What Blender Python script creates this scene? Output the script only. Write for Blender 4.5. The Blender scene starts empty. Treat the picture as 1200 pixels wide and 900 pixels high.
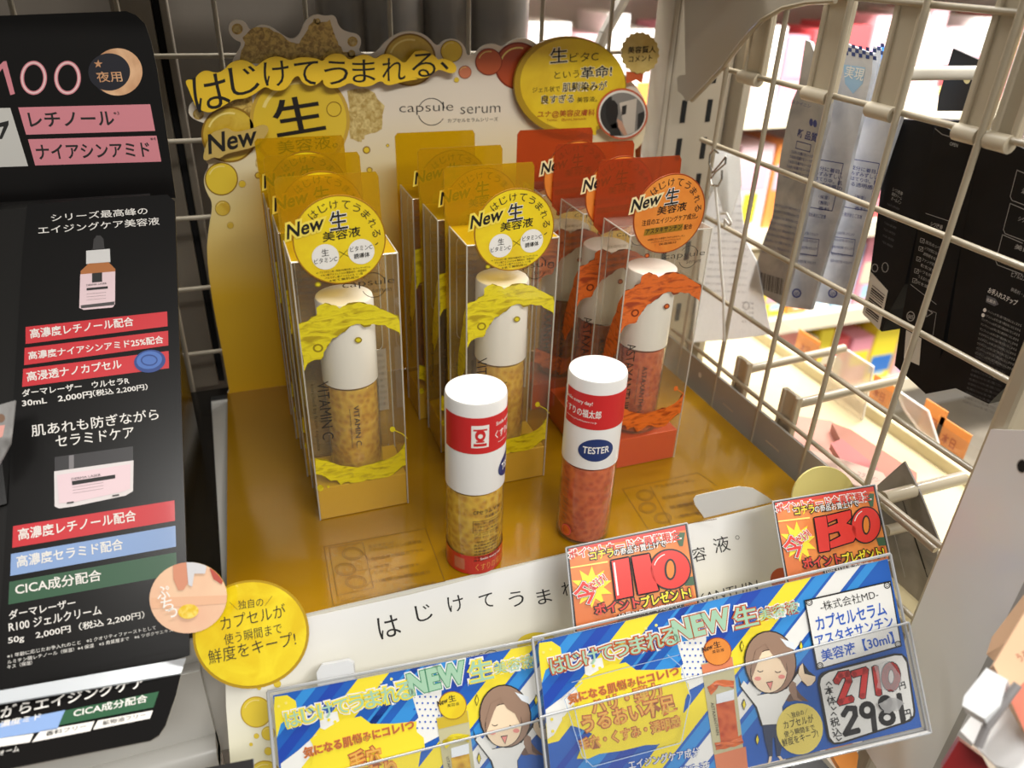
import bpy, math, random
from mathutils import Vector, Matrix
from mathutils.geometry import tessellate_polygon
random.seed(7)
SC = 0.01                      # everything below is written in centimetres
COL = bpy.context.scene.collection
# ------------------------------------------------------------------ camera
RM = ((0.93754453, 0.14461413, -0.31638111), (-0.34629848, 0.4742229, -0.80943808), (0.03297898, 0.86844654, 0.49468474))
CAM = Vector((0, 0, 30))
cd = bpy.data.cameras.new('camera'); cam = bpy.data.objects.new('camera', cd); COL.objects.link(cam)
cd.sensor_width = 36; cd.lens = 27.0; cd.clip_start = 0.01; cd.clip_end = 50
cam.matrix_world = Matrix.Translation(CAM * SC) @ Matrix(RM).to_4x4()
cd.dof.use_dof = True; cd.dof.focus_distance = 0.43; cd.dof.aperture_fstop = 7.5
bpy.context.scene.camera = cam
# ------------------------------------------------------------------ light
sc = bpy.context.scene
sc.view_settings.view_transform = 'Standard'; sc.view_settings.look = 'None'
sc.view_settings.exposure = 0.0; sc.view_settings.gamma = 1.0
w = bpy.data.worlds.new('shop_ambience'); sc.world = w; w.use_nodes = True
w.node_tree.nodes['Background'].inputs[0].default_value = (1.0, 0.95, 0.87, 1)
w.node_tree.nodes['Background'].inputs[1].default_value = 0.27
def area(name, loc, look, sx, sy, power, col=(1, 0.975, 0.93)):
    l = bpy.data.lights.new(name, 'AREA'); l.shape = 'RECTANGLE'; l.size = sx * SC; l.size_y = sy * SC
    l.energy = power; l.color = col
    o = bpy.data.objects.new(name, l); COL.objects.link(o); o.location = Vector(loc) * SC
    o.rotation_euler = (Vector(look) - Vector(loc)).to_track_quat('-Z', 'Y').to_euler()
    return o
area('ceiling_lamp', (30, -95, 135), (12, 40, 5), 110, 22, 21)
area('ceiling_lamp', (105, -60, 150), (25, 40, 5), 110, 22, 9)
area('ceiling_lamp', (135, 75, 105), (125, 145, 0), 160, 25, 50)
area('ceiling_lamp', (40, 75, 105), (60, 145, 0), 120, 25, 36)
# ------------------------------------------------------------------ helpers
def crop(ox, oy, s): return lambda x, y: (ox + x / s, oy + y / s)
PX = lambda x, y: (x, y)
K1 = crop(0, 0, 3.75); K2 = crop(0, 220, 3.461); K3 = crop(0, 460, 3.461); K4 = crop(0, 650, 3.158)
K5 = crop(200, 0, 4.0); K6 = crop(460, 0, 3.529); K7 = crop(310, 190, 3.915); K8 = crop(470, 150, 3.6)
L1 = crop(630, 140, 3.4636); L2 = crop(330, 380, 3.747); L3 = crop(500, 380, 2.811); L4 = crop(630, 380, 3.462)
L5 = crop(340, 560, 3.529); L6 = crop(640, 560, 3.75); L7 = crop(880, 530, 4.5); L8 = crop(260, 720, 3.158)
N1 = crop(600, 680, 4.09); N2 = crop(840, 650, 3.6); N3 = crop(780, 0, 2.857); N4 = crop(800, 150, 3.6)
N5 = crop(980, 100, 3.0); N6 = crop(780, 380, 2.857); N7 = crop(1000, 480, 2.143); N8 = crop(860, 30, 2.647)
Rm = Matrix(RM)
def ray(x, y): return Rm @ Vector(((x - 600) / 900, -(y - 450) / 900, -1))
def p3(x, y, D): return CAM + ray(x, y) * D            # the point seen at x, y at depth D
def on(x, y, axis, val):                               # ... on the plane axis = val
    r = ray(x, y); return CAM + r * ((val - CAM[axis]) / r[axis])

def lin(c): return tuple((v / 255 / 12.92) if v / 255 <= 0.04045 else ((v / 255 + 0.055) / 1.055) ** 2.4 for v in c)
MATS = {}
def M(name, col=(200, 200, 200), rough=0.5, metal=0.0, coat=0.0, spec=0.5):
    if name in MATS: return MATS[name]
    m = bpy.data.materials.new(name); m.use_nodes = True; b = m.node_tree.nodes['Principled BSDF']
    b.inputs['Base Color'].default_value = (*lin(col), 1); b.inputs['Roughness'].default_value = rough
    b.inputs['Metallic'].default_value = metal; b.inputs['Coat Weight'].default_value = coat
    b.inputs['Coat Roughness'].default_value = 0.08; b.inputs['Specular IOR Level'].default_value = spec
    m.diffuse_color = (*lin(col), 1); MATS[name] = m; return m
def noisy(name, c1, c2, scale, rough=0.5, bump=0.0, coat=0.0, kind='noise', detail=4, stretch=None, lo=0.35, hi=0.65):
    if name in MATS: return MATS[name]
    m = M(name, c1, rough, 0, coat); nt = m.node_tree; b = nt.nodes['Principled BSDF']
    tc = nt.nodes.new('ShaderNodeTexCoord'); src = tc.outputs['Object']
    if stretch:
        mp = nt.nodes.new('ShaderNodeMapping'); mp.inputs['Scale'].default_value = stretch
        nt.links.new(src, mp.inputs[0]); src = mp.outputs[0]
    if kind == 'noise':
        n = nt.nodes.new('ShaderNodeTexNoise'); n.inputs['Detail'].default_value = detail; n.inputs['Distortion'].default_value = 0.6
    else:
        n = nt.nodes.new('ShaderNodeTexVoronoi'); n.feature = 'SMOOTH_F1'
    n.inputs['Scale'].default_value = scale; nt.links.new(src, n.inputs['Vector'])
    r = nt.nodes.new('ShaderNodeValToRGB'); r.color_ramp.elements[0].position = lo; r.color_ramp.elements[1].position = hi
    r.color_ramp.elements[0].color = (*lin(c1), 1); r.color_ramp.elements[1].color = (*lin(c2), 1)
    out = n.outputs[0]
    nt.links.new(out, r.inputs[0]); nt.links.new(r.outputs[0], b.inputs['Base Color'])
    if bump:
        bp = nt.nodes.new('ShaderNodeBump'); bp.inputs['Strength'].default_value = bump; bp.inputs['Distance'].default_value = 0.001
        nt.links.new(out, bp.inputs['Height']); nt.links.new(bp.outputs[0], b.inputs['Normal'])
    return m
def graded(name, stops, z0, z1, rough=0.45, axis=2, coat=0.0):
    """a printed colour gradient between two heights (object space, cm)"""
    m = M(name, stops[0][1], rough, 0, coat); nt = m.node_tree; b = nt.nodes['Principled BSDF']
    tc = nt.nodes.new('ShaderNodeTexCoord'); sp = nt.nodes.new('ShaderNodeSeparateXYZ'); nt.links.new(tc.outputs['Object'], sp.inputs[0])
    mr = nt.nodes.new('ShaderNodeMapRange'); mr.inputs[1].default_value = z0 * SC; mr.inputs[2].default_value = z1 * SC
    nt.links.new(sp.outputs[axis], mr.inputs[0]); r = nt.nodes.new('ShaderNodeValToRGB')
    els = r.color_ramp.elements
    while len(els) < len(stops): els.new(0.5)
    for e, (p, c) in zip(els, stops): e.position = p; e.color = (*lin(c), 1)
    nt.links.new(mr.outputs[0], r.inputs[0]); nt.links.new(r.outputs[0], b.inputs['Base Color']); return m
def clear(name, tint, body, fac, rough=0.05, gloss=0.06):
    """thin see-through plastic: tinted transmission, a little body colour, a clear-coat reflection"""
    if name in MATS: return MATS[name]
    m = bpy.data.materials.new(name); m.use_nodes = True; nt = m.node_tree; nt.nodes.clear()
    o = nt.nodes.new('ShaderNodeOutputMaterial'); t = nt.nodes.new('ShaderNodeBsdfTransparent'); d = nt.nodes.new('ShaderNodeBsdfDiffuse')
    g = nt.nodes.new('ShaderNodeBsdfGlossy'); m1 = nt.nodes.new('ShaderNodeMixShader'); m2 = nt.nodes.new('ShaderNodeMixShader')
    t.inputs[0].default_value = (*lin(tint), 1); d.inputs[0].default_value = (*lin(body), 1); g.inputs['Roughness'].default_value = rough
    m1.inputs[0].default_value = fac; nt.links.new(t.outputs[0], m1.inputs[1]); nt.links.new(d.outputs[0], m1.inputs[2])
    f = nt.nodes.new('ShaderNodeLayerWeight'); f.inputs[0].default_value = 0.5
    p_ = nt.nodes.new('ShaderNodeMath'); p_.operation = 'POWER'; p_.inputs[1].default_value = 4.0; nt.links.new(f.outputs['Facing'], p_.inputs[0])
    a = nt.nodes.new('ShaderNodeMath'); a.operation = 'MULTIPLY_ADD'; a.inputs[1].default_value = 0.7; a.inputs[2].default_value = gloss * 0.5; a.use_clamp = True
    nt.links.new(p_.outputs[0], a.inputs[0]); nt.links.new(a.outputs[0], m2.inputs[0])
    nt.links.new(m1.outputs[0], m2.inputs[1]); nt.links.new(g.outputs[0], m2.inputs[2]); nt.links.new(m2.outputs[0], o.inputs[0])
    m.diffuse_color = (*lin(body), 0.4); MATS[name] = m; return m

def papery(name, col, tr=0.4):
    """thin paper or film: light passes through it diffusely"""
    m = bpy.data.materials.new(name); m.use_nodes = True; nt = m.node_tree; nt.nodes.clear()
    o = nt.nodes.new('ShaderNodeOutputMaterial'); d = nt.nodes.new('ShaderNodeBsdfDiffuse'); t = nt.nodes.new('ShaderNodeBsdfTranslucent'); x = nt.nodes.new('ShaderNodeMixShader')
    n = nt.nodes.new('ShaderNodeTexNoise'); n.inputs['Scale'].default_value = 40; r = nt.nodes.new('ShaderNodeValToRGB')
    r.color_ramp.elements[0].color = (*[c * .88 for c in lin(col)], 1); r.color_ramp.elements[1].color = (*lin(col), 1); nt.links.new(n.outputs[0], r.inputs[0])
    for q in (d, t): nt.links.new(r.outputs[0], q.inputs[0])
    x.inputs[0].default_value = tr; nt.links.new(d.outputs[0], x.inputs[1]); nt.links.new(t.outputs[0], x.inputs[2]); nt.links.new(x.outputs[0], o.inputs[0])
    m.diffuse_color = (*lin(col), 1); MATS[name] = m; return m
ORG = {}
class MB:
    def __init__(s): s.v = []; s.f = []; s.m = []; s.mats = []
    def mi(s, m):
        if m not in s.mats: s.mats.append(m)
        return s.mats.index(m)
    def add(s, vs, fs, m):
        b = len(s.v); k = s.mi(m); s.v += [Vector(v) for v in vs]
        for f in fs: s.f.append(tuple(b + i for i in f)); s.m.append(k)
    def build(s, name, parent=None, loc=None, smooth=False, bevel=0):
        org = ORG[parent.name] if parent else Vector(loc if loc is not None else (0, 0, 0))
        me = bpy.data.meshes.new(name)
        me.from_pydata([(v - org) * SC for v in s.v], [], s.f)
        for m in s.mats: me.materials.append(m)
        me.polygons.foreach_set('material_index', s.m)
        if smooth:
            me.polygons.foreach_set('use_smooth', [True] * len(s.f))
            me.update()
            try: me.set_sharp_from_angle(angle=math.radians(40))
            except Exception: pass
        me.update()
        o = bpy.data.objects.new(name, me); COL.objects.link(o)
        if parent: o.parent = parent
        else: o.location = org * SC
        ORG[o.name] = org
        if bevel:
            bv = o.modifiers.new('bevel', 'BEVEL'); bv.width = bevel * SC; bv.segments = 2; bv.limit_method = 'ANGLE'
        return o
def tag(o, label=None, cat=None, group=None, kind=None):
    for k, v in (('label', label), ('category', cat), ('group', group), ('kind', kind)):
        if v: o[k] = v
    return o
def thing(name, label, cat, loc=(0, 0, 0), group=None):
    o = bpy.data.objects.new(name, None); o.empty_display_size = 0.01; COL.objects.link(o)
    o.location = Vector(loc) * SC; ORG[o.name] = Vector(loc); return tag(o, label, cat, group)
def children(o): return [c for c in ALLOBJ() if c.parent == o]
def ALLOBJ(): return list(COL.objects)
def copy_tree(o, dloc, kids=None, parent=None):
    c = o.copy(); COL.objects.link(c)
    if parent: c.parent = parent
    else: c.location = o.location + Vector(dloc) * SC
    ORG[c.name] = ORG[o.name] + Vector(dloc)
    if kids is None:
        kids = {}
        for x in ALLOBJ():
            if x.parent: kids.setdefault(x.parent.name, []).append(x)
    for k in kids.get(o.name, []): copy_tree(k, dloc, kids, c)
    return c

def bx(mb, x0, x1, y0, y1, z0, z1, m):
    vs = [(x, y, z) for z in (z0, z1) for y in (y0, y1) for x in (x0, x1)]
    mb.add(vs, [(0, 2, 3, 1), (4, 5, 7, 6), (0, 1, 5, 4), (2, 6, 7, 3), (0, 4, 6, 2), (1, 3, 7, 5)], m)
def obox(mb, c, ax, ay, az, m):                         # oriented box: centre and three half axes
    c, ax, ay, az = map(Vector, (c, ax, ay, az))
    vs = [c + ax * i + ay * j + az * k for k in (-1, 1) for j in (-1, 1) for i in (-1, 1)]
    mb.add(vs, [(0, 2, 3, 1), (4, 5, 7, 6), (0, 1, 5, 4), (2, 6, 7, 3), (0, 4, 6, 2), (1, 3, 7, 5)], m)
def tube(mb, a, b, r, m, n=10, caps=True):
    a, b = Vector(a), Vector(b); d = (b - a).normalized()
    u = d.cross(Vector((0, 0, 1)) if abs(d.z) < 0.9 else Vector((1, 0, 0))).normalized(); v = d.cross(u)
    ring = [(u * math.cos(t) + v * math.sin(t)) * r for t in [2 * math.pi * i / n for i in range(n)]]
    fs = [(i, (i + 1) % n, n + (i + 1) % n, n + i) for i in range(n)]
    if caps: fs += [tuple(range(n))[::-1], tuple(range(n, 2 * n))]
    mb.add([a + k for k in ring] + [b + k for k in ring], fs, m)
def path(mb, pts, r, m, n=8):
    for a, b in zip(pts, pts[1:]): tube(mb, a, b, r, m, n)
def lathe(mb, cx, cy, prof, m, n=40):
    vs = []; fs = []
    for r, z in prof: vs += [(cx + r * math.cos(2 * math.pi * i / n), cy + r * math.sin(2 * math.pi * i / n), z) for i in range(n)]
    for k in range(len(prof) - 1):
        for i in range(n):
            j = (i + 1) % n; fs.append((k * n + i, k * n + j, (k + 1) * n + j, (k + 1) * n + i))
    if prof[0][0] > 0: fs.append(tuple(range(n))[::-1])
    if prof[-1][0] > 0: fs.append(tuple(range((len(prof) - 1) * n, len(prof) * n)))
    mb.add(vs, fs, m)

class Surf:
    """a flat face: origin, right, up; h is the height above it towards the viewer"""
    def __init__(s, O, U, V, base=0.0, ref=None):
        s.O = Vector(O); s.U = Vector(U).normalized(); V = Vector(V); s.V = (V - s.U * V.dot(s.U)).normalized()
        s.N = s.U.cross(s.V); s.base = base; s.ref = ref or s
    def at(s, u, v, h=0): return s.O + s.U * u + s.V * v + s.N * (h + s.base)
    def px(s, x, y):
        q = s.ref; r = ray(x, y); p = CAM + r * ((q.O - CAM).dot(q.N) / r.dot(q.N)) - q.O
        return (p.dot(q.U), p.dot(q.V))
def surf3(a, b, c, base=0.0):
    """face through three (x, y, depth) sightings: a = left of the baseline, b = right, c = above or below a"""
    A, B, C = p3(*a), p3(*b), p3(*c); U = (B - A).normalized(); V = C - A; V = V - U * V.dot(U)
    if V.z < 0: V = -V
    return Surf(A, U, V, base)
class Cyl:
    def __init__(s, cx, cy, z, r, th=0.0): s.c = (cx, cy, z, r, th)
    def at(s, u, v, h=0):
        cx, cy, z, r, th = s.c; a = u / r + th
        return Vector((cx + (r + h) * math.sin(a), cy - (r + h) * math.cos(a), z + v))
LAY = 0.010
def tri_add(mb, S, pts, h, m):
    tri = tessellate_polygon([[Vector((u, v, 0)) for u, v in pts]])
    n = len(pts)
    vs = [S.at(u, v, h) for u, v in pts]; fs = []
    for a, b, c in tri:
        (ax, ay), (bx_, by), (cx, cy) = pts[a], pts[b], pts[c]
        fs.append((a, b, c) if (bx_ - ax) * (cy - ay) - (by - ay) * (cx - ax) > 0 else (a, c, b))
    mb.add(vs, fs, m)
def puv(mb, S, pts, m, lay=1): tri_add(mb, S, pts, lay * LAY, m)
def poly(mb, S, K, pts, m, lay=1): puv(mb, S, [S.px(*K(*p)) for p in pts], m, lay)
def slab(mb, S, pts, h0, h1, m, mside=None, inner=None):
    n = len(pts)
    ar = sum(pts[i][0] * pts[(i + 1) % n][1] - pts[(i + 1) % n][0] * pts[i][1] for i in range(n))
    if ar < 0: pts = pts[::-1]
    tri_add(mb, S, pts, h1, m)
    vs = [S.at(u, v, h0) for u, v in pts] + [S.at(u, v, h1) for u, v in pts]
    mb.add(vs, [(i, (i + 1) % n, n + (i + 1) % n, n + i) for i in range(n)], mside or m)
    tri = tessellate_polygon([[Vector((u, v, 0)) for u, v in pts]])
    mb.add([S.at(u, v, h0) for u, v in pts], [(a, c, b) for a, b, c in tri], mside or m)
def ell(cu, cv, ru, rv=None, n=28, a0=0.0):
    rv = ru if rv is None else rv
    return [(cu + ru * math.cos(2 * math.pi * i / n + a0), cv + rv * math.sin(2 * math.pi * i / n + a0)) for i in range(n)]
def ellpx(S, K, x, y, rx, ry=None, n=28, rot=0.0):
    ry = rx if ry is None else ry; c, s = math.cos(rot), math.sin(rot)
    return [S.px(*K(x + rx * math.cos(t) * c - ry * math.sin(t) * s, y + rx * math.cos(t) * s + ry * math.sin(t) * c))
            for t in [2 * math.pi * i / n for i in range(n)]]
def disc(mb, S, K, x, y, rx, m, ry=None, lay=1, n=28, rot=0.0): puv(mb, S, ellpx(S, K, x, y, rx, ry, n, rot), m, lay)
def ring(mb, S, K, x, y, rx, wd, m, ry=None, lay=1, n=32, a0=0, a1=360, rot=0.0):
    ry = rx if ry is None else ry; c, s = math.cos(rot), math.sin(rot)
    o = []; i_ = []
    for k in range(n + 1):
        t = math.radians(a0 + (a1 - a0) * k / n)
        for L, d in ((o, 0), (i_, wd)):
            X, Y = (rx - d) * math.cos(t), (ry - d) * math.sin(t); L.append(S.px(*K(x + X * c - Y * s, y + X * s + Y * c)))
    vs = [S.at(u, v, lay * LAY) for u, v in o + i_]
    mb.add(vs, [(k + 1, k, n + 1 + k, n + 2 + k) for k in range(n)], m)
def line(mb, S, K, pts, wd, m, lay=1, closed=False):
    q = [S.px(*K(*p)) for p in pts]
    if closed: q.append(q[0])
    a = S.px(*K(*pts[0])); b = S.px(*K(pts[0][0] + wd, pts[0][1])); w_ = math.hypot(a[0] - b[0], a[1] - b[1]) / 2
    for (x0, y0), (x1, y1) in zip(q, q[1:]):
        L = math.hypot(x1 - x0, y1 - y0) or 1; nx, ny = -(y1 - y0) / L * w_, (x1 - x0) / L * w_
        ex, ey = (x1 - x0) / L * w_ * 0.6, (y1 - y0) / L * w_ * 0.6
        vs = [S.at(x0 + nx - ex, y0 + ny - ey, lay * LAY), S.at(x1 + nx + ex, y1 + ny + ey, lay * LAY), S.at(x1 - nx + ex, y1 - ny + ey, lay * LAY), S.at(x0 - nx - ex, y0 - ny - ey, lay * LAY)]
        mb.add(vs, [(3, 2, 1, 0)], m)
def wob(pts, amp, n=3, seed=1):
    """subdivide an outline and make it uneven"""
    r = random.Random(seed); out = []
    for (x0, y0), (x1, y1) in zip(pts, pts[1:] + pts[:1]):
        for k in range(n):
            t = k / n; out.append((x0 + (x1 - x0) * t + r.uniform(-amp, amp), y0 + (y1 - y0) * t + r.uniform(-amp, amp)))
    return out
def soft(pts, closed=True, n=2):
    """round the corners of a cut-out outline"""
    for _ in range(n):
        o = [] if closed else [pts[0]]; m_ = len(pts)
        for i in range(m_ if closed else m_ - 1):
            a, b = pts[i], pts[(i + 1) % m_]; o += [(a[0] * .75 + b[0] * .25, a[1] * .75 + b[1] * .25), (a[0] * .25 + b[0] * .75, a[1] * .25 + b[1] * .75)]
        pts = o if closed else o + [pts[-1]]
    return pts
TC = {}
_cu = bpy.data.curves.new('letters', 'FONT'); _to = bpy.data.objects.new('letters', _cu)
def glyphs(s, off, res=3):
    k = (s, off)
    if k not in TC:
        _cu.body = s; _cu.offset = off; _cu.resolution_u = res
        me = bpy.data.meshes.new_from_object(_to)
        vs = [(v.co.x, v.co.y) for v in me.vertices]; fs = [tuple(p.vertices) for p in me.polygons]
        bpy.data.meshes.remove(me)
        # box of the unemboldened glyphs, so that an outline and its fill share one frame
        if off:
            b = glyphs(s, 0)[2]
        else:
            xs = [v[0] for v in vs]; ys = [v[1] for v in vs]; b = (min(xs), min(ys), max(xs), max(ys))
        TC[k] = (vs, fs, b)
    return TC[k]
def tuv(mb, S, s, bl, br, up, m, bold=0.0, lay=1, skew=0.0, outline=()):
    """letters whose box is the parallelogram bl, br, bl + up (all in face coordinates)"""
    for k, (off, mm) in enumerate(list(outline) + [(bold, m)]):
        vs, fs, (x0, y0, x1, y1) = glyphs(s, off)
        W_, H_ = max(x1 - x0, 1e-4), max(y1 - y0, 1e-4)
        ux, uy = (br[0] - bl[0]) / W_, (br[1] - bl[1]) / W_
        vx, vy = (up[0] + (br[0] - bl[0]) * skew * H_ / W_) / H_, (up[1] + (br[1] - bl[1]) * skew * H_ / W_) / H_
        mb.add([S.at(bl[0] + (x - x0) * ux + (y - y0) * vx, bl[1] + (x - x0) * uy + (y - y0) * vy, (lay + k) * LAY) for x, y in vs], fs, mm)
def T(mb, S, K, s, bl, br, h, m, bold=0.0, lay=2, skew=0.0, outline=()):
    a = K(*bl); b = K(*br); dx, dy = b[0] - a[0], b[1] - a[1]; L = math.hypot(dx, dy)
    c = K(bl[0] + dy / L * h, bl[1] - dx / L * h)
    A, B, C = S.px(*a), S.px(*b), S.px(*c); hh = math.hypot(C[0] - A[0], C[1] - A[1])
    ex, ey = B[0] - A[0], B[1] - A[1]; LL = math.hypot(ex, ey)
    tuv(mb, S, s, A, B, (-ey / LL * hh, ex / LL * hh), m, bold, lay, skew, outline)
def chars(mb, S, K, items, m, bold=0.0, lay=2, outline=()):
    """single letters: (char, centre x, centre y, size, turn in degrees)"""
    for ch, x, y, sz, rot in items:
        t = math.radians(rot); ux, uy = math.cos(t) * sz / 2, -math.sin(t) * sz / 2; vx, vy = -math.sin(t) * sz / 2, -math.cos(t) * sz / 2
        if ch in '、。．,': ux, uy, vx, vy = ux * .35, uy * .35, vx * .35, vy * .35
        A = S.px(*K(x - ux - vx, y - uy - vy)); B = S.px(*K(x + ux - vx, y + uy - vy)); C = S.px(*K(x - ux + vx, y - uy + vy))
        tuv(mb, S, ch, A, B, (C[0] - A[0], C[1] - A[1]), m, bold, lay, 0, outline)
def new_script(mb, S, K, p0, p1, h, ink, halo, lay=2):
    T(mb, S, K, 'New', p0, p1, h, ink, 0.02, lay, 0.25, ((0.10, halo), (0.07, halo)))
def ngon_fill(mb, S, pts, m, lay): puv(mb, S, pts, m, lay)
def clip(subject, cp):
    """convex clip polygon, both in face coordinates"""
    out = subject; n = len(cp); ar = sum(cp[i][0] * cp[(i + 1) % n][1] - cp[(i + 1) % n][0] * cp[i][1] for i in range(n)); sg = 1 if ar > 0 else -1
    for i in range(n):
        a, b = cp[i], cp[(i + 1) % n]; inp = out; out = []
        f = lambda p: sg * ((b[0] - a[0]) * (p[1] - a[1]) - (b[1] - a[1]) * (p[0] - a[0]))
        for j in range(len(inp)):
            p, q = inp[j - 1], inp[j]; fp, fq = f(p), f(q)
            if (fp >= 0) != (fq >= 0):
                t = fp / (fp - fq); out.append((p[0] + (q[0] - p[0]) * t, p[1] + (q[1] - p[1]) * t))
            if fq >= 0: out.append(q)
        if not out: return []
    return out
BLACK = M('black_ink', (18, 16, 14), 0.5); WHITE = M('white_ink', (235, 232, 225), 0.45)
# ------------------------------------------------------------------ setting
mt_shelf = M('shelf_grey_enamel', (196, 194, 188), 0.35, 0, 0.3)
mt_wire = M('cream_wire', (172, 160, 137), 0.35, 0, 0.3)
mt_post = M('upright_enamel', (170, 160, 142), 0.45)
mt_gwire = M('grid_wire_shaded', (150, 141, 124), 0.4)  # cream wire toned down: shade under the upper shelf is in its colour
mt_up2 = M('upright_shaded', (112, 104, 92), 0.5)  # darker upright enamel, the upper shelf's shade painted into it
mt_dark = M('dark_slot', (12, 12, 12), 0.8)
mb = MB(); bx(mb, -300, 400, -150, 300, -90.5, -90, noisy('vinyl_floor', (150, 140, 125), (170, 160, 145), 8, 0.3))
tag(mb.build('floor'), 'pale vinyl shop floor far below the shelves', kind='structure')
mb = MB(); bx(mb, -150, 9.5, 66, 68, -40, 62, M('gondola_back', (96, 88, 78), 0.6))
tag(mb.build('wall_back', loc=(-70, 67, 0)), 'brown grey back panel behind the wire grid', kind='structure')
mb = MB(); bx(mb, -60, 33.4, 46, 56, 28.6, 31, mt_shelf)
tag(mb.build('upper_shelf', loc=(-13, 43, 28.6)), 'shelf board over the displays', kind='structure')
# shelf that carries the displays, with a folded front rail
sh = thing('store_shelf', 'grey enamelled shelf board under the yellow and black displays', 'shelf', (0, 42, -1.2))
mb = MB(); bx(mb, -60, 32.3, 30.6, 56, -2.4, -0.7, mt_shelf); mb.build('shelf_board', sh, bevel=0.2)
mb = MB()
path(mb, [(-60, 29.6, -8.0), (-4.6, 29.6, -8.0)], 0.9, mt_shelf, 16)
bx(mb, -60, -4.6, 28.9, 30.5, -16, -8.0, mt_shelf); bx(mb, -4.6, 33.0, 30.6, 31.4, -9.5, -2.4, mt_shelf); bx(mb, -60, -4.6, 30.0, 30.7, -9, -2.3, mt_shelf); mb.build('front_rail', sh, smooth=True)
mb = MB(); bx(mb, -60, 33.0, 29.2, 56, -26, -25, mt_shelf); mb.build('lower_board', sh)
# wire grid at the back
g = thing('wire_grid_panel', 'cream wire grid standing behind the yellow display', 'grid', (0, 56, 0))
for k in range(-8, 7):
    mb = MB(); tube(mb, (1.14 + 5.5 * k, 56, -2), (1.14 + 5.5 * k, 56, 42), 0.16, mt_gwire); mb.build('wire', g, smooth=True)
for k in range(-1, 8):
    z = 23.3 + 5.2 * (k - 5)
    mb = MB(); tube(mb, (-45, 56.3, z), (33, 56.3, z), 0.16, mt_gwire); mb.build('wire', g, smooth=True)
# perforated uprights
def slots(par, xs, y, z0, z1, pitch, phase=0):
    for x in xs:
        z = z0 + phase
        while z < z1:
            m_ = MB(); bx(m_, x - 0.22, x + 0.22, y - 0.06, y + 0.1, z, z + 1.7, mt_dark); m_.build('slot', par); z += pitch
up = thing('perforated_upright', 'beige steel upright with two columns of slots beside the grid', 'post', (36, 55, 0))
mb = MB(); bx(mb, 33.2, 38.6, 54, 57, -14, 33, mt_post); mb.build('post_body', up, bevel=0.2)
mb = MB(); bx(mb, 32.7, 33.15, 54.0, 56.6, -14, 33, mt_post); bx(mb, 38.7, 39.4, 52.5, 56.6, -14, 33, mt_post); mb.build('flange', up, bevel=0.1)
slots(up, (34.6, 36.9), 54, 1, 30, 2.9)
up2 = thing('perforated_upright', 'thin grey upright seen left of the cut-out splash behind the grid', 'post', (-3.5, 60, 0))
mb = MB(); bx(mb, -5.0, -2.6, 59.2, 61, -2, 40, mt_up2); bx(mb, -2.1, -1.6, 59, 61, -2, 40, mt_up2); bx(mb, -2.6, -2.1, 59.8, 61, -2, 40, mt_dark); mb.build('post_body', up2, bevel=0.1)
# curved shelf bracket
SX = Surf((33.4, 0, 0), (0, -1, 0), (0, 0, 1))
def sx(x, y): return SX.px(x, y)
br = thing('shelf_bracket', 'beige curved steel bracket holding the shelf above', 'bracket', (33.5, 48, 22))
mb = MB(); pts = [sx(*N3(*p)) for p in [(72, -30), (74, 120), (76, 250), (58, 252), (48, 262), (50, 305), (66, 318), (78, 338), (92, 336), (135, 292), (200, 222), (250, 155), (290, 105), (330, 66), (400, 26), (480, 8), (575, 2), (580, -30)]]
slab(mb, SX, pts, 0, 0.25, M('bracket_enamel', (176, 168, 152), 0.4)); mb.build('bracket_plate', br)
mb = MB()
q = [SX.at(*sx(*N3(*p)), 0.12) for p in [(92, 336), (135, 292), (200, 222), (250, 155), (290, 105), (330, 66), (400, 26), (480, 8), (575, 2)]]
path(mb, q, 0.17, mt_wire); mb.build('rolled_edge', br, smooth=True)
# ------------------------------------------------------------------ wire fence on the right
FX = 33.6
fe = thing('wire_fence', 'cream wire fence dividing the yellow display from the next bay', 'fence', (FX, 32, 0))
for Y in (47.8, 42.6, 37.4, 32.2, 27.0):
    mb = MB(); tube(mb, (FX, Y, -9), (FX, Y, 36), 0.17, mt_wire); mb.build('wire', fe, smooth=True)
for z in (33.4, 28.2, 23.1, 18.0, 12.75, 7.5, 2.4, -3.0):
    mb = MB(); tube(mb, (FX + 0.3, 21.2, z), (FX + 0.3, 50, z), 0.17, mt_wire); mb.build('wire', fe, smooth=True)
mb = MB(); bx(mb, FX - 0.2, FX + 1.4, 20.4, 21.4, -26, 40, mt_wire); mb.build('end_post', fe, bevel=0.25)
mb = MB(); bx(mb, FX - 0.1, FX + 0.1, 28.4, 50, -2.2, 1.9, M('kick_plate', (168, 164, 155), 0.45)); mb.build('lower_plate', fe)
SF = Surf((FX - 0.15, 0, 0), (0, -1, 0), (0, 0, 1))
mb = MB(); puv(mb, SF, ell(-44.6, 0.9, 0.22), WHITE); mb.build('screw', fe)
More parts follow.
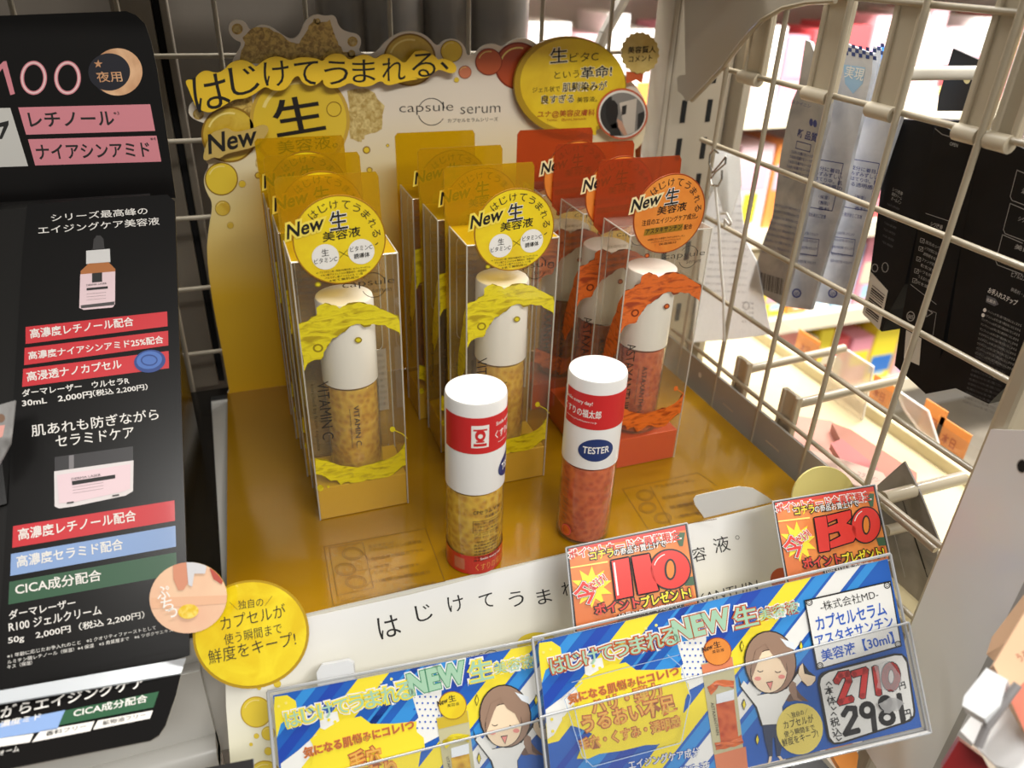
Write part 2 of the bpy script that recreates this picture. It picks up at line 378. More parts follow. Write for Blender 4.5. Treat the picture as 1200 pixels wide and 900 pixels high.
# plastic hook plates hanging over the wires; each carries a rod that reaches into the next bay
mt_hook = M('hook_plastic', (196, 184, 160), 0.45)
def hook(label, Y, z0, z1, wd=2.0, rod=None, L=14, peg=True):
    h = thing('hook_plate', label, 'hook', (FX + 0.8, Y, z0), 'plastic hook plates on the fence')
    m_ = MB(); bx(m_, FX + 0.5, FX + 0.8, Y - wd / 2, Y + wd / 2, z0, z1, mt_hook)
    bx(m_, FX + 0.35, FX + 0.55, Y - wd / 2, Y - wd / 2 + 0.35, z0, z1, mt_hook); bx(m_, FX + 0.35, FX + 0.55, Y + wd / 2 - 0.35, Y + wd / 2, z0, z1, mt_hook)
    m_.build('plate', h, bevel=0.08)
    if peg:
        m_ = MB(); tube(m_, (FX + 0.3, Y - wd / 2 + .1, z0), (FX + 0.3, Y + wd / 2 - .1, z0), 0.42, mt_hook, 12); m_.build('clip', h, smooth=True)
    if rod is not None:
        m_ = MB(); tube(m_, (FX + 0.8, Y, rod), (FX + 0.8 + L, Y, rod + 0.5), 0.33, mt_wire, 14); m_.build('rod', h, smooth=True)
    return h
hook('beige hook plate nearest the curved bracket', 45.5, 22.9, 31, 2.2)
hook('beige hook plate above the blue and white sachets', 38.8, 22.9, 34, 2.3)
hook('beige hook plate between the sachets and the black cartons', 33.6, 22.9, 34, 2.0)
hook('beige hook plate with a rod through the black carton', 27.95, 22.9, 34, 1.5)
hook('beige hook plate beside the fence post at the top', 26.2, 22.9, 34, 1.4)
hook('low hook plate farther back above the tray edge', 40.6, 0.2, 4.2, 1.5, 3.3, 9)
hook('low hook plate nearer the point card', 35.2, 0.2, 4.4, 1.7, 3.4, 9)
rd = thing('hook_rod', 'white rod poking through the hole in the black header card', 'hook', (FX + 1, 31.6, 24.6))
a = on(1064, 86, 0, FX + 1); mb = MB(); tube(mb, a, a + Vector((5.6, 0, -0.05)), 0.36, M('rod_white', (220, 214, 200), 0.3), 14); mb.build('rod', rd, smooth=True)
mb = MB(); lathe(mb, 0, 0, [(0.36, 0), (0.42, .2), (0, .4)], mt_hook, 14); mb.v = [Vector((a.x + 5.5 + v.z, a.y + v.x, a.z - .05 + v.y)) for v in mb.v]; mb.build('rod_tip', rd, smooth=True)
# rods low beside the point card
for lab, (x0, y0), (x1, y1), r_ in [('thick white rod just above the 130 point card', (1035, 584), (1128, 560), .42), ('thin white rod running down from the corner of the 130 point card', (1032, 590), (1096, 645), .2), ('short white rod beside the 130 point card', (1038, 622), (1088, 611), .34)]:
    a = on(x0, y0, 0, FX + 0.6); b = on(x1, y1, 1, a.y if r_ > .3 else a.y - 3)
    if r_ < .3: b = on(x1, y1, 0, FX + 0.7)
    mb = MB(); tube(mb, a, b, r_, mt_wire, 12)
    tag(mb.build('hook_rod', loc=a, smooth=True), lab, 'hook')
# ------------------------------------------------------------------ yellow display stand
mt_amber = noisy('amber_tray_print', (152, 110, 5), (158, 116, 7), 10, 0.16, 0, 0.6)
mt_card = M('white_card_edge', (225, 222, 212), 0.5)
ds = thing('display_stand', 'yellow cardboard capsule serum display with cut-out back board and glossy tray', 'display', (14, 42, -0.6))
TRAY = [(-3.0, 29.9), (32.6, 29.9), (32.5, 53.9), (-1.9, 54.0)]
SFL = Surf((0, 0, 0), (1, 0, 0), (0, 1, 0))
mb = MB(); slab(mb, SFL, TRAY, -0.6, 0, mt_amber, mt_card); mb.build('tray_floor', ds)
# printed panels on the tray
ink_f = M('tray_dark_print', (112, 76, 6), 0.3)
FU = Surf((0, 0, 0.0), (1, 0, 0), (0, 1, 0))
mb = MB()
for qd in ([(140, 285), (560, 210), (640, 428), (178, 528)], [(160, 290), (300, 268), (345, 455), (195, 487)]): line(mb, FU, L5, qd, 3, ink_f, 1, True)
for x, y, a_ in ((258, 314, 0), (228, 379, 0), (272, 431, 0)):
    ring(mb, FU, L5, x, y, 44, 3, ink_f, 27); ring(mb, FU, L5, x, y, 35, 2, ink_f, 20)
for p in ([(290, 300), (318, 330), (330, 345)], [(272, 385), (345, 375)], [(310, 452), (330, 432), (352, 428)]): line(mb, FU, L5, p, 2.5, ink_f)
for s, b0, b1, h in (('生ビタミンC', (325, 292), (432, 273), 13), ('＋3つのビタミンC誘導体', (325, 308), (545, 270), 15), ('自然由来の独自カプセル', (338, 345), (556, 303), 15), ('安定型', (348, 378), (412, 366), 14),
                   ('ビタミンC誘導体＊', (350, 400), (535, 364), 15), ('11種類の厳選整肌成分', (358, 436), (582, 396), 15), ('＊3－グリセリルアスコルビン酸（製品の抗酸化剤）', (210, 515), (605, 438), 12)):
    T(mb, FU, L5, s, b0, b1, h, ink_f, 0)
for qd in ([(345, 670), (650, 603), (727, 655)], [(345, 670), (450, 835), (727, 790)], [(456, 655), (540, 812)]): line(mb, FU, L4, qd, 3, ink_f, 1)
for x, y in ((436, 694), (446, 745), (508, 787)):
    ring(mb, FU, L4, x, y, 36, 3, ink_f, 23); ring(mb, FU, L4, x, y, 28, 2, ink_f, 17)
for s, b0, b1, h in (('アスタキサンチン', (480, 668), (640, 640), 14), ('自然由来の独自カプセル', (512, 712), (720, 675), 14), ('厳選整肌成分', (540, 752), (700, 722), 14), ('11種類の美容成分', (565, 790), (725, 760), 14)):
    T(mb, FU, L4, s, b0, b1, h, ink_f, 0)
mb.build('tray_print', ds)
# back board with its cut-out outline
BB = Surf((0, 54.0, 0), (1, 0, 0), (0, 0, 1))
mt_board = graded('board_gradient', [(0, (222, 172, 20)), (0.35, (226, 182, 44)), (0.62, (222, 204, 140)), (0.85, (226, 216, 196)), (1, (228, 220, 206))], 0, 24, 0.4, 2, 0.2)
out = [(269, 460), (262, 420), (249, 355), (242, 300), (244, 270), (250, 238), (241, 224), (238, 208), (246, 194), (240, 188), (239, 170), (250, 148), (221, 138), (221, 122), (232, 118), (262, 100),
       (276, 90), (271, 78), (274, 68), (285, 50), (275, 47), (268, 38), (268, 28), (276, 22), (288, 25), (293, 37), (305, 28), (318, 31), (330, 40), (342, 47), (352, 40), (357, 24), (370, 16), (382, 19), (393, 17), (397, 32),
       (408, 38), (421, 40), (424, 50), (419, 62), (440, 64), (452, 48), (468, 38), (484, 36), (500, 41), (513, 56), (520, 47), (535, 45), (545, 54), (547, 66), (556, 64), (566, 53), (580, 51), (590, 56), (598, 48), (612, 44), (626, 48),
       (636, 60), (700, 60), (758, 110), (757, 152), (753, 168), (744, 176), (748, 330), (770, 470)]
bp = [BB.px(*p) for p in out][:-2]
bp = soft(bp, False)
bp += [(31.0, 15.0), (31.4, 0.0)]; bp[0] = (-1.9, 0.0)
# object space of the board is measured from the stand's base: shift so the gradient reads in tray heights
mb = MB(); slab(mb, BB, bp, -0.25, 0, mt_board, mt_card); back = mb.build('back_board', ds)
wd = 0.0
gold = noisy('splash_gold_print', (212, 180, 92), (148, 116, 46), 420, 0.35, 0.3, 0.3, lo=0.4, hi=0.62)
goldpale = noisy('splash_pale_print', (216, 196, 132), (172, 144, 76), 380, 0.4, 0.2, 0.2)
caps = noisy('capsule_print', (216, 186, 66), (196, 158, 40), 90, 0.3, 0, 0.3)
capsdk = M('capsule_edge_print', (140, 104, 20), 0.4); lemon = M('lemon_print', (226, 196, 52), 0.4, 0, 0.2)
banner = M('banner_yellow', (240, 200, 42), 0.4, 0, 0.2); bannerdk = M('banner_edge_print', (150, 108, 12), 0.5)  # deeper yellow for the banner's sides and back
mb = MB()
poly(mb, BB, K5, wob([(340, 175), (385, 130), (440, 128), (500, 150), (560, 200), (600, 200), (640, 140), (670, 88), (700, 100), (745, 95), (760, 150), (780, 190), (810, 240), (870, 265), (850, 300), (330, 300), (325, 250), (345, 210)], 5, 3, 3), gold)
poly(mb, BB, K5, wob([(830, 430), (900, 410), (960, 440), (1000, 500), (985, 610), (910, 640), (890, 665), (840, 650)], 6, 3, 4), goldpale)
poly(mb, BB, K5, wob([(175, 560), (210, 500), (300, 450), (380, 440), (390, 600), (250, 620), (190, 610)], 5, 3, 5), gold)
poly(mb, BB, K5, wob([(400, 740), (470, 740), (470, 800), (430, 830), (405, 790)], 6, 3, 5), goldpale)
for x, y, r_ in ((312, 136, 26), (852, 195, 24), (848, 252, 18), (688, 100, 14), (130, 535, 26)):
    disc(mb, BB, K5, x, y, r_, gold, lay=1); disc(mb, BB, K5, x, y, r_ * .62, goldpale, lay=2)
for x, y, r_ in ((918, 703, 18), (932, 797, 14), (1017, 682, 8), (410, 822, 16)):
    disc(mb, BB, K5, x, y, r_, capsdk, lay=1); disc(mb, BB, K5, x, y, r_ * .7, lemon, lay=2)
mb.build('splash_print', ds)
mb = MB()
def capsule(S, K, x, y, r_, fill, rim, lay=2):
    disc(mb, S, K, x, y, r_, rim, lay=lay, n=40); disc(mb, S, K, x, y, r_ * .93, fill, lay=lay + 1, n=40)
    ring(mb, S, K, x, y, r_ * .8, r_ * .07, M('capsule_shine_print', (240, 220, 130), 0.3), lay=lay + 2, a0=200, a1=285)
capsule(BB, K5, 605, 565, 235, M('big_capsule_print', (222, 190, 52), 0.35, 0, .3), M('big_capsule_edge', (196, 160, 60), .4), 3)
capsule(BB, K5, 275, 630, 132, caps, capsdk, 2)
ring(mb, BB, K5, 765, 511, 36, 4, capsdk, lay=6)
capsule(BB, K5, 238, 838, 78, lemon, capsdk, 2)
for x, y, r_ in ((335, 862, 17),): capsule(BB, K5, x, y, r_, lemon, capsdk, 2)
capsule(BB, PX, 261, 244, 9, caps, capsdk, 2); capsule(BB, PX, 270, 264, 4, caps, capsdk, 2)
capsule(BB, PX, 480, 70, 31, caps, capsdk, 2); capsule(BB, PX, 529, 60, 13, lemon, capsdk, 3)
red = M('orange_capsule_print', (176, 74, 36), .35, 0, .3); rede = M('orange_capsule_edge', (130, 44, 20), .4)
capsule(BB, K6, 520, 272, 98, red, rede, 2); capsule(BB, K6, 397, 255, 56, M('orange_capsule_pale', (190, 92, 50), .35, 0, .3), rede, 5); capsule(BB, K6, 299, 298, 27, M('salmon_capsule_print', (212, 130, 94), .35), rede, 4)
capsule(BB, K6, 264, 330, 11, lemon, capsdk, 4)
mb.build('capsule_print', ds)
mb = MB()
T(mb, BB, K5, '生', (503, 640), (726, 604), 170, BLACK, 0.012, 7)
T(mb, BB, K5, '美容液。', (505, 722), (785, 690), 62, BLACK, 0.0, 7)
T(mb, BB, K6, 'capsule', (28, 478), (252, 470), 52, BLACK, -0.012, 2); T(mb, BB, K6, 'serum', (280, 472), (446, 465), 30, BLACK, -0.012, 2)
ring(mb, BB, K6, 161, 462, 57, 3, BLACK, lay=2, a0=30, a1=165); ring(mb, BB, K6, 161, 462, 57, 3, BLACK, lay=2, a0=205, a1=345)
T(mb, BB, K6, 'カプセルセラムシリーズ', (228, 507), (435, 500), 17, BLACK, 0, 2)
mb.build('board_lettering', ds)
# raised title banner in front of the board
BN = Surf((0, 53.3, 0), (1, 0, 0), (0, 0, 1))
top = [(68, 385), (80, 372), (110, 375), (135, 340), (170, 328), (215, 345), (255, 325), (275, 298), (310, 282), (345, 280), (385, 300), (400, 315), (425, 292), (450, 275), (490, 262), (530, 270), (560, 285), (600, 268), (645, 268), (690, 275), (710, 290), (735, 262), (770, 248), (810, 255), (840, 285), (880, 258), (925, 255), (960, 278), (985, 258), (1020, 250), (1060, 270), (1095, 300), (1120, 270), (1150, 235)]
top2 = [(90, 215), (135, 205), (180, 235), (190, 250), (205, 240), (250, 255), (266, 278), (262, 298), (240, 305), (205, 290), (185, 288), (160, 315), (120, 325), (85, 320), (60, 315)]
bot = [(1170, 370), (1120, 378), (1080, 385), (1040, 398), (1010, 400), (985, 375), (940, 405), (880, 408), (840, 385), (800, 410), (745, 415), (715, 395), (715, 368), (690, 395), (650, 405), (615, 385), (600, 352), (575, 365), (560, 395), (530, 425), (480, 425), (445, 405), (420, 420), (395, 440), (350, 462), (300, 465), (275, 480), (240, 500), (190, 528), (160, 525), (120, 505), (100, 460), (85, 420)]
pts = [K5(*p) for p in top] + [K6(*p) for p in top2] + [K5(*p) for p in bot]
pts = soft([BN.px(*p) for p in pts])
mb = MB(); slab(mb, BN, pts, -0.12, 0, banner, bannerdk)
tb = mb.build('title_banner', ds); ORG[tb.name] = ORG[ds.name]
mb = MB()
chars(mb, BN, K5, [('は', 188, 432, 165, 12), ('じ', 345, 375, 135, 10), ('け', 495, 345, 118, 6), ('て', 635, 342, 112, 2), ('う', 775, 340, 112, 2), ('ま', 905, 332, 108, 2), ('れ', 1045, 325, 108, 2), ('る', 1185, 305, 112, 4)], BLACK, 0.0, 1)
chars(mb, BN, K6, [('、', 215, 272, 90, 0)], BLACK, 0.01, 1)
mb.build('title_lettering', tb)
mb = MB()
nt_ = [K5(*p) for p in [(150, 745), (160, 700), (180, 640), (200, 618), (235, 610), (262, 598), (300, 622), (350, 612), (400, 598), (425, 585), (455, 590), (460, 615), (430, 660), (390, 690), (330, 705), (260, 720), (230, 745), (200, 735), (170, 755)]]
slab(mb, BN, soft([BN.px(*p) for p in nt_]), -0.12, 0.0, M('tan_tag_print', (196, 168, 90), .5)); nw = mb.build('new_tag', ds); ORG[nw.name] = ORG[ds.name]
mb = MB(); T(mb, BN, K5, 'New', (180, 722), (400, 676), 88, BLACK, 0.02, 1, 0.3); mb.build('new_lettering', nw)
# speech bubble, medal, photo disc
BU = Surf((0, 53.4, 0), (1, 0, 0), (0, 0, 1))
mb = MB(); el = ellpx(BU, K6, 735, 355, 232, 205, 44, 0.12)
slab(mb, BU, el, -0.3, 0, M('bubble_edge_print', (168, 136, 30), .4)); puv(mb, BU, ellpx(BU, K6, 745, 350, 218, 190, 44, 0.12), noisy('bubble_yellow', (226, 196, 40), (214, 180, 34), 60, .35, 0, .3), 1)
poly(mb, BU, K6, [(760, 540), (840, 500), (842, 560), (805, 552)], M('bubble_yellow'), 2)
sbb = mb.build('speech_bubble', ds); ORG[sbb.name] = ORG[ds.name]
mb = MB(); red_i = M('brick_ink', (160, 66, 24), .5); HW = ((0.05, M('pale_halo', (236, 226, 190), .5)),)
for s, b0, b1, h, mm, bo, hal in (('生', (652, 262), (722, 256), 62, BLACK, .01, HW), ('ビタC', (732, 258), (850, 250), 38, BLACK, 0, ()), ('という', (668, 326), (770, 320), 30, BLACK, 0, ()), ('革命!', (778, 326), (905, 316), 48, BLACK, .012, HW),
        ('ジェル状で', (578, 384), (692, 378), 24, BLACK, 0, ()), ('肌馴染みが', (702, 380), (884, 372), 38, BLACK, .01, HW), ('良すぎる', (614, 430), (748, 424), 36, BLACK, .01, HW), ('美容液。', (762, 424), (845, 420), 22, BLACK, 0, ()),
        ('ユナ@美容皮膚科', (598, 490), (834, 482), 32, red_i, .012, ()), ('Twitter：@yuna_biyouhifu', (636, 504), (800, 498), 13, red_i, 0, ())):
    T(mb, BU, K6, s, b0, b1, h, mm, bo, 3, 0, hal)
mb.build('bubble_lettering', sbb)
mb = MB(); n = 40; cx, cy = 1020, 218
pp = [BU.px(*K6(cx + (80 if i % 2 else 74) * math.cos(2 * math.pi * i / n), cy + (88 if i % 2 else 82) * math.sin(2 * math.pi * i / n))) for i in range(n)]
slab(mb, BU, pp, 0.05, 0.16, noisy('medal_gold', (206, 182, 110), (186, 158, 84), 60, .35, 0, .3))
poly(mb, BU, K6, [(965, 295), (1038, 298), (1030, 342), (1005, 330), (965, 345)], M('ribbon_orange', (196, 90, 44), .5), 6)
md = mb.build('medal_badge', ds); ORG[md.name] = ORG[ds.name]
mb = MB(); T(mb, BU, K6, '美容賢人', (968, 220), (1082, 216), 28, BLACK, .01, 18); T(mb, BU, K6, 'コメント', (972, 256), (1068, 250), 24, BLACK, .01, 18); mb.build('medal_lettering', md)
mb = MB(); disc(mb, BU, K6, 948, 470, 106, M('disc_orange_rim', (190, 84, 44), .4), lay=8, n=40)
disc(mb, BU, K6, 948, 470, 98, M('disc_white_rim', (225, 220, 210), .4), lay=9, n=40)
DC = [BU.px(*K6(948 + 92 * math.cos(2 * math.pi * i / 36), 472 + 90 * math.sin(2 * math.pi * i / 36))) for i in range(36)]
puv(mb, BU, DC, M('photo_wall', (128, 124, 118), .5), 10)
def dcl(pts, m, lay): 
    c = clip([BU.px(*K6(*p)) for p in pts], DC)
    if c: puv(mb, BU, c, m, lay)
dcl([(850, 380), (905, 400), (900, 600), (850, 600)], M('photo_dark', (40, 38, 36), .5), 11)
dcl([(935, 425), (1008, 405), (998, 545), (960, 560)], M('photo_door', (196, 186, 172), .5), 11)
dcl([(946, 438), (966, 432), (962, 470), (944, 476)], M('photo_dark'), 12)
dcl([(1012, 470), (1045, 455), (1040, 520), (1008, 545)], M('photo_dark'), 12)
poly(mb, BU, K6, [(882, 425), (895, 412), (915, 414), (928, 432), (930, 470), (922, 500), (925, 530), (905, 530), (888, 505), (880, 470)], M('photo_hair', (26, 22, 20), .5), 13)
poly(mb, BU, K6, [(925, 490), (945, 500), (968, 555), (955, 560), (930, 525)], M('photo_skin', (190, 146, 120), .5), 14)
poly(mb, BU, K6, [(885, 520), (925, 505), (945, 560), (900, 560)], M('photo_dark'), 13)
ph = mb.build('photo_disc', ds, ); 
# front lip
LP = Surf((-3.0, 29.9, 0), (1, 0, 0), (0, 0.5, 0.866))
mt_lip = graded('lip_gradient', [(0, (238, 232, 196)), (0.45, (242, 236, 196)), (0.75, (240, 237, 222)), (1, (238, 238, 236))], -11, 0, 0.22, 2, 0.5)
lp = [LP.px(*p) for p in [(263, 745), (480, 697), (640, 655), (818, 612), (908, 590), (1003, 566), (1043, 640), (1062, 730), (1060, 820), (690, 960), (280, 960), (270, 895), (265, 830)]]
lp = clip(lp, [(-9, 3), (36.1, 3), (36.1, -20), (-9, -20)]); mb = MB(); slab(mb, LP, lp, -0.12, 0, mt_lip, mt_card); lipo = mb.build('front_lip', ds); ORG[lipo.name] = ORG[ds.name]
mb = MB()
chars(mb, LP, L5, [('は', 408, 615, 90, 14), ('じ', 553, 557, 68, 13), ('け', 685, 520, 66, 13), ('て', 812, 508, 58, 13), ('う', 935, 500, 62, 13), ('ま', 1050, 490, 60, 13)], BLACK, 0.0, 1)
chars(mb, LP, L6, [('れ', 98, 485, 60, 14), ('容', 672, 335, 62, 14), ('液', 770, 292, 70, 14)], BLACK, 0.0, 1)
ring(mb, LP, L6, 840, 262, 9, 2, BLACK); ring(mb, LP, L5, 835, 738, 34, 3, BLACK, 26, a0=180, a1=360)
T(mb, LP, L6, 'ASTAXANTHIN', (500, 600), (932, 490), 44, BLACK, -0.01, 1)
T(mb, LP, L5, 'VITAMIN C', (640, 790), (800, 748), 26, BLACK, -0.01, 1)
mb.build('lip_lettering', lipo)
mb = MB()
for x, y, r_ in ((127, 361, 58), (172, 440, 26), (128, 450, 10), (108, 481, 7), (172, 506, 15), (205, 257, 14), (138, 272, 8), (160, 600, 60)):
    capsule(LP, L8, x, y, r_, M('lip_capsule', (232, 204, 60), .3, 0, .5), M('lip_capsule_edge', (196, 160, 40), .4), 1)
disc(mb, LP, L8, 1170, 110, 78, M('lip_lemon', (238, 212, 60), .3, 0, .4), ry=44, lay=1)
disc(mb, LP, L6, 1035, 445, 50, M('lip_orange', (206, 92, 40), .3, 0, .4), lay=1)
mb.build('lip_capsule_print', lipo)
FT = Surf((0, 30.1, 0.0), (1, 0, 0), (0, 0.25, 0.97))
mb = MB(); fl_ = [FT.px(*L6(*p)) for p in [(712, 206), (688, 165), (655, 120), (648, 95), (660, 78), (760, 55), (850, 38), (910, 45), (960, 75), (995, 100), (1010, 140), (1000, 180)]]
slab(mb, FT, fl_, -0.06, 0, M('flap_card', (206, 205, 202), .45), mt_card); mb.build('locking_flap', ds)
DT = Surf((0, 27.9, 0.0), (1, 0, 0), (0, 0.1, 0.995))
mb = MB(); slab(mb, DT, ellpx(DT, PX, 966, 586, 38, 39, 36), -0.1, 0, M('cream_disc', (226, 212, 132), .45)); mb.build('round_sign_back', ds)
# ------------------------------------------------------------------ boxed serums
mt_clear = clear('clear_box_plastic', (252, 250, 244), (222, 218, 206), 0.05, 0.04, 0.07)
mt_fold = clear('box_fold_plastic', (240, 238, 230), (235, 232, 222), 0.45, 0.08, 0.1)
mt_cap = M('cap_white', (236, 234, 230), 0.28, 0, 0.4)
mt_glass = clear('bottle_glass', (248, 246, 236), (230, 226, 210), 0.04, 0.03, 0.08)
INK = M('print_dark', (38, 32, 24), 0.5)
def tint(name, c1, c2): return noisy(name, c1, c2, 170, 0.3, 0.6, 0.4, 'noise', 8, (0.7, 1, 2.2), 0.5, 0.68)
VAR = {
 'yellow': dict(tab=clear('tab_yellow', (236, 208, 44), (214, 186, 34), 0.3, 0.12, 0.05), roof=clear('roof_yellow', (240, 205, 60), (206, 168, 20), 0.55, 0.15, 0.08),
    base=M('base_yellow', (214, 170, 14), 0.3, 0, 0.4), splash=tint('splash_yellow', (226, 208, 26), (176, 152, 10)), rim=M('splash_rim_yellow', (150, 130, 16), .4),
    gel=noisy('gel_yellow', (198, 144, 18), (228, 186, 56), 300, 0.15, 0.6, 0.6, 'voronoi', lo=.2, hi=.6), badge=noisy('badge_yellow', (240, 216, 26), (226, 190, 20), 45, 0.35, 0, 0.3), brim=M('badge_rim_yellow', (160, 110, 14), .4),
    word='VITAMIN C', halo=M('halo_yellow', (244, 222, 90), .4)),
 'orange': dict(tab=clear('tab_orange', (226, 136, 84), (206, 104, 56), 0.3, 0.12, 0.05), roof=clear('roof_clear', (240, 225, 215), (210, 180, 160), 0.2, 0.08, 0.08),
    base=M('base_orange', (208, 72, 14), 0.3, 0, 0.4), splash=tint('splash_orange', (222, 106, 34), (158, 58, 14)), rim=M('splash_rim_orange', (120, 44, 12), .4),
    gel=noisy('gel_orange', (190, 70, 22), (218, 104, 50), 300, 0.15, 0.6, 0.6, 'voronoi', lo=.2, hi=.6), badge=noisy('badge_orange', (236, 150, 60), (220, 122, 40), 45, 0.35, 0, 0.3), brim=M('badge_rim_orange', (150, 60, 14), .4),
    word='ASTAXANTHIN', halo=M('halo_cream', (240, 222, 170), .4))}
BW, BD, BH, PZ = 5.3, 3.3, 16.2, 2.3
RX, RY = 2.6, 37.0                                       # where the left front box stands
ALLB = {}
def make_bottle(var, x, y, z0, label, group, hb=5.4, ht=10.92, rr=1.58):
    v = VAR[var]; t = thing('serum_bottle', label, 'bottle', (x, y, z0), group)
    mb = MB(); lathe(mb, x, y, [(rr - .12, z0 + 0.25), (rr - .08, z0 + 0.4), (rr - .08, z0 + hb - .4), (rr - .14, z0 + hb - .15)], v['gel']); mb.build('gel', t, smooth=True)
    mb = MB(); lathe(mb, x, y, [(0, z0), (rr - .18, z0), (rr - .02, z0 + .15), (rr - .02, z0 + hb - .1), (rr - .28, z0 + hb + .05)], mt_glass); mb.build('glass_body', t, smooth=True)
    mb = MB(); lathe(mb, x, y, [(rr - .05, z0 + hb), (rr, z0 + hb + .05), (rr, z0 + ht - .22), (rr - .05, z0 + ht - .06), (rr - .16, z0 + ht), (0.25, z0 + ht - .06), (0.12, z0 + ht - .12), (0, z0 + ht - .12)], mt_cap)
    c = mb.build('cap', t, smooth=True)
    return t, c
def letters_down(mb, S, s, u, v0, v1, w_, m, bold=0):    # lettering that reads from top to bottom
    tuv(mb, S, s, (u, v0), (u, v1), (w_, 0), m, bold)
def make_box(var, ox, oy, blabel, label):
    v = VAR[var]; g1 = 'boxed %s serums on the yellow tray' % ('vitamin' if var == 'yellow' else 'orange')
    dx, dy = ox - RX, oy - RY
    t = thing('serum_box', label, 'box', (ox + BW / 2, oy + BD / 2, 0), g1)
    x0, x1, y0, y1 = ox, ox + BW, oy, oy + BD
    F_ref = Surf((RX, RY, 0), (1, 0, 0), (0, 0, 1)); FS = Surf((ox, oy, 0), (1, 0, 0), (0, 0, 1), 0.0, F_ref)
    LS = Surf((ox, oy + BD, 0), (0, -1, 0), (0, 0, 1))
    own = Surf((ox, oy, 0), (1, 0, 0), (0, 0, 1))
    # clear walls
    mb = MB()
    for q in ([(x0, y0, .06), (x1, y0, .06), (x1, y0, BH), (x0, y0, BH)], [(x1, y0, .06), (x1, y1, .06), (x1, y1, BH), (x1, y0, BH)], [(x1, y1, .06), (x0, y1, .06), (x0, y1, BH), (x1, y1, BH)], [(x0, y1, .06), (x0, y0, .06), (x0, y0, BH), (x0, y1, BH)]):
        mb.add(q, [(0, 1, 2, 3)], mt_clear)
    mb.build('clear_sleeve', t)
    mb = MB()
    for x, y in ((x0, y0), (x1, y0), (x0, y1), (x1, y1)): tube(mb, (x, y, .06), (x, y, BH), 0.045, mt_fold, 6, False)
    tube(mb, (x0, y0, BH), (x1, y0, BH), 0.045, mt_fold, 6, False); tube(mb, (x1, y0, BH), (x1, y1, BH), 0.045, mt_fold, 6, False); tube(mb, (x0, y0, BH), (x0, y1, BH), 0.045, mt_fold, 6, False)
    # the embossed window inside the back
    IB = Surf((x0, y1 - 0.05, 0), (1, 0, 0), (0, 0, 1)); rr = []
    for cx, cy, a in ((BW - .8, 15.2, 0), (.8, 15.2, 90), (.8, 9.5, 180), (BW - .8, 9.5, 270)):
        rr += [(cx + .4 * math.cos(math.radians(a + d)), cy + .4 * math.sin(math.radians(a + d))) for d in (0, 30, 60, 90)]
    for (ua, va), (ub, vb) in zip(rr, rr[1:] + rr[:1]): tube(mb, IB.at(ua, va), IB.at(ub, vb), 0.03, mt_fold, 5, False)
    mb.build('fold_edges', t, smooth=True)
    mb = MB(); bx(mb, x0 + .04, x1 - .04, y0 + .04, y1 - .04, 0.03, PZ, v['base']); mb.build('base_block', t, bevel=0.05)
    mb = MB(); mb.add([(x0, y0, BH), (x1, y0, BH), (x1, y1, BH), (x0, y1, BH)], [(0, 1, 2, 3)], v['roof']); mb.build('box_roof', t)
    # coloured header tab rising behind the roof
    TS = Surf((x0, y1, 0), (1, 0, 0), (0, 0.04, 1))
    if var == 'yellow': tp = [(-.08, PZ), (BW + .05, PZ), (BW + .05, BH), (BW + .02, 19.1), (BW - .12, 19.35), (.1, 19.35), (-.08, 19.15)]
    else: tp = [(-.35, 15.6), (.2, 15.0), (BW, BH), (BW - .05, 19.2), (BW - .2, 19.45), (-.1, 19.45), (-.3, 19.2)]
    mb = MB(); slab(mb, TS, tp, -0.04, 0, v['tab']); mb.build('header_tab', t)
    # splash bands printed on the front
    mb = MB()
    up_ = [(142, 742), (200, 728), (238, 700), (240, 665), (275, 650), (318, 655), (340, 668), (380, 652), (430, 645), (480, 652), (530, 672), (580, 690), (612, 708), (634, 730), (637, 800), (618, 782), (590, 765), (550, 748), (500, 742), (455, 752), (425, 740), (385, 758), (350, 785), (312, 812), (290, 838), (272, 870), (262, 900), (225, 905), (175, 935), (160, 960), (150, 860)]
    lo_ = [(145, 590), (200, 600), (260, 622), (330, 628), (400, 612), (470, 590), (520, 560), (552, 520), (562, 500), (564, 615), (530, 622), (500, 650), (470, 680), (430, 690), (395, 678), (360, 685), (320, 715), (295, 690), (262, 704), (240, 684), (215, 690), (190, 668), (150, 655)]
    pu = [FS.px(*K7(*p)) for p in up_]; pl = [FS.px(*L2(*p)) for p in lo_]
    cl = lambda P: [(min(max(a, 0.03), BW - .03), max(b, PZ)) for a, b in P]
    if var == 'orange': pl = [(a, b + .7) for a, b in pl]
    for P, sd in ((pu, 3), (pl, 5)):
        P = cl(P); puv(mb, own, cl([(a * 1.0, b) for a, b in wob([(a, b) for a, b in P], .09, 2, sd)]), v['rim'], 1)
        c0 = sum(a for a, b in P) / len(P), sum(b for a, b in P) / len(P)
        puv(mb, own, cl([(a, b) for a, b in wob([(a, b) for a, b in P], .05, 2, sd + 1)]), v['splash'], 2)
    for cx, cy, r_ in ((430, 815, 17), (245, 560, 15), (245, 852, 24), (470, 752, 0)):
        if r_: ring(mb, FS, K7, cx, cy, r_, r_ * .35, v['rim'], r_ * .8, 3); disc(mb, FS, K7, cx, cy, r_ * .62, v['splash'], r_ * .5, 4, 14)
    for cx, cy, r_ in ((170, 718, 14), (487, 460, 12), (205, 712, 6)): disc(mb, FS, L2, cx, cy, r_, v['splash'], r_, 3, 14)
    line(mb, FS, L2, [(490, 462), (530, 480), (552, 500)], 4, v['splash'], 3)
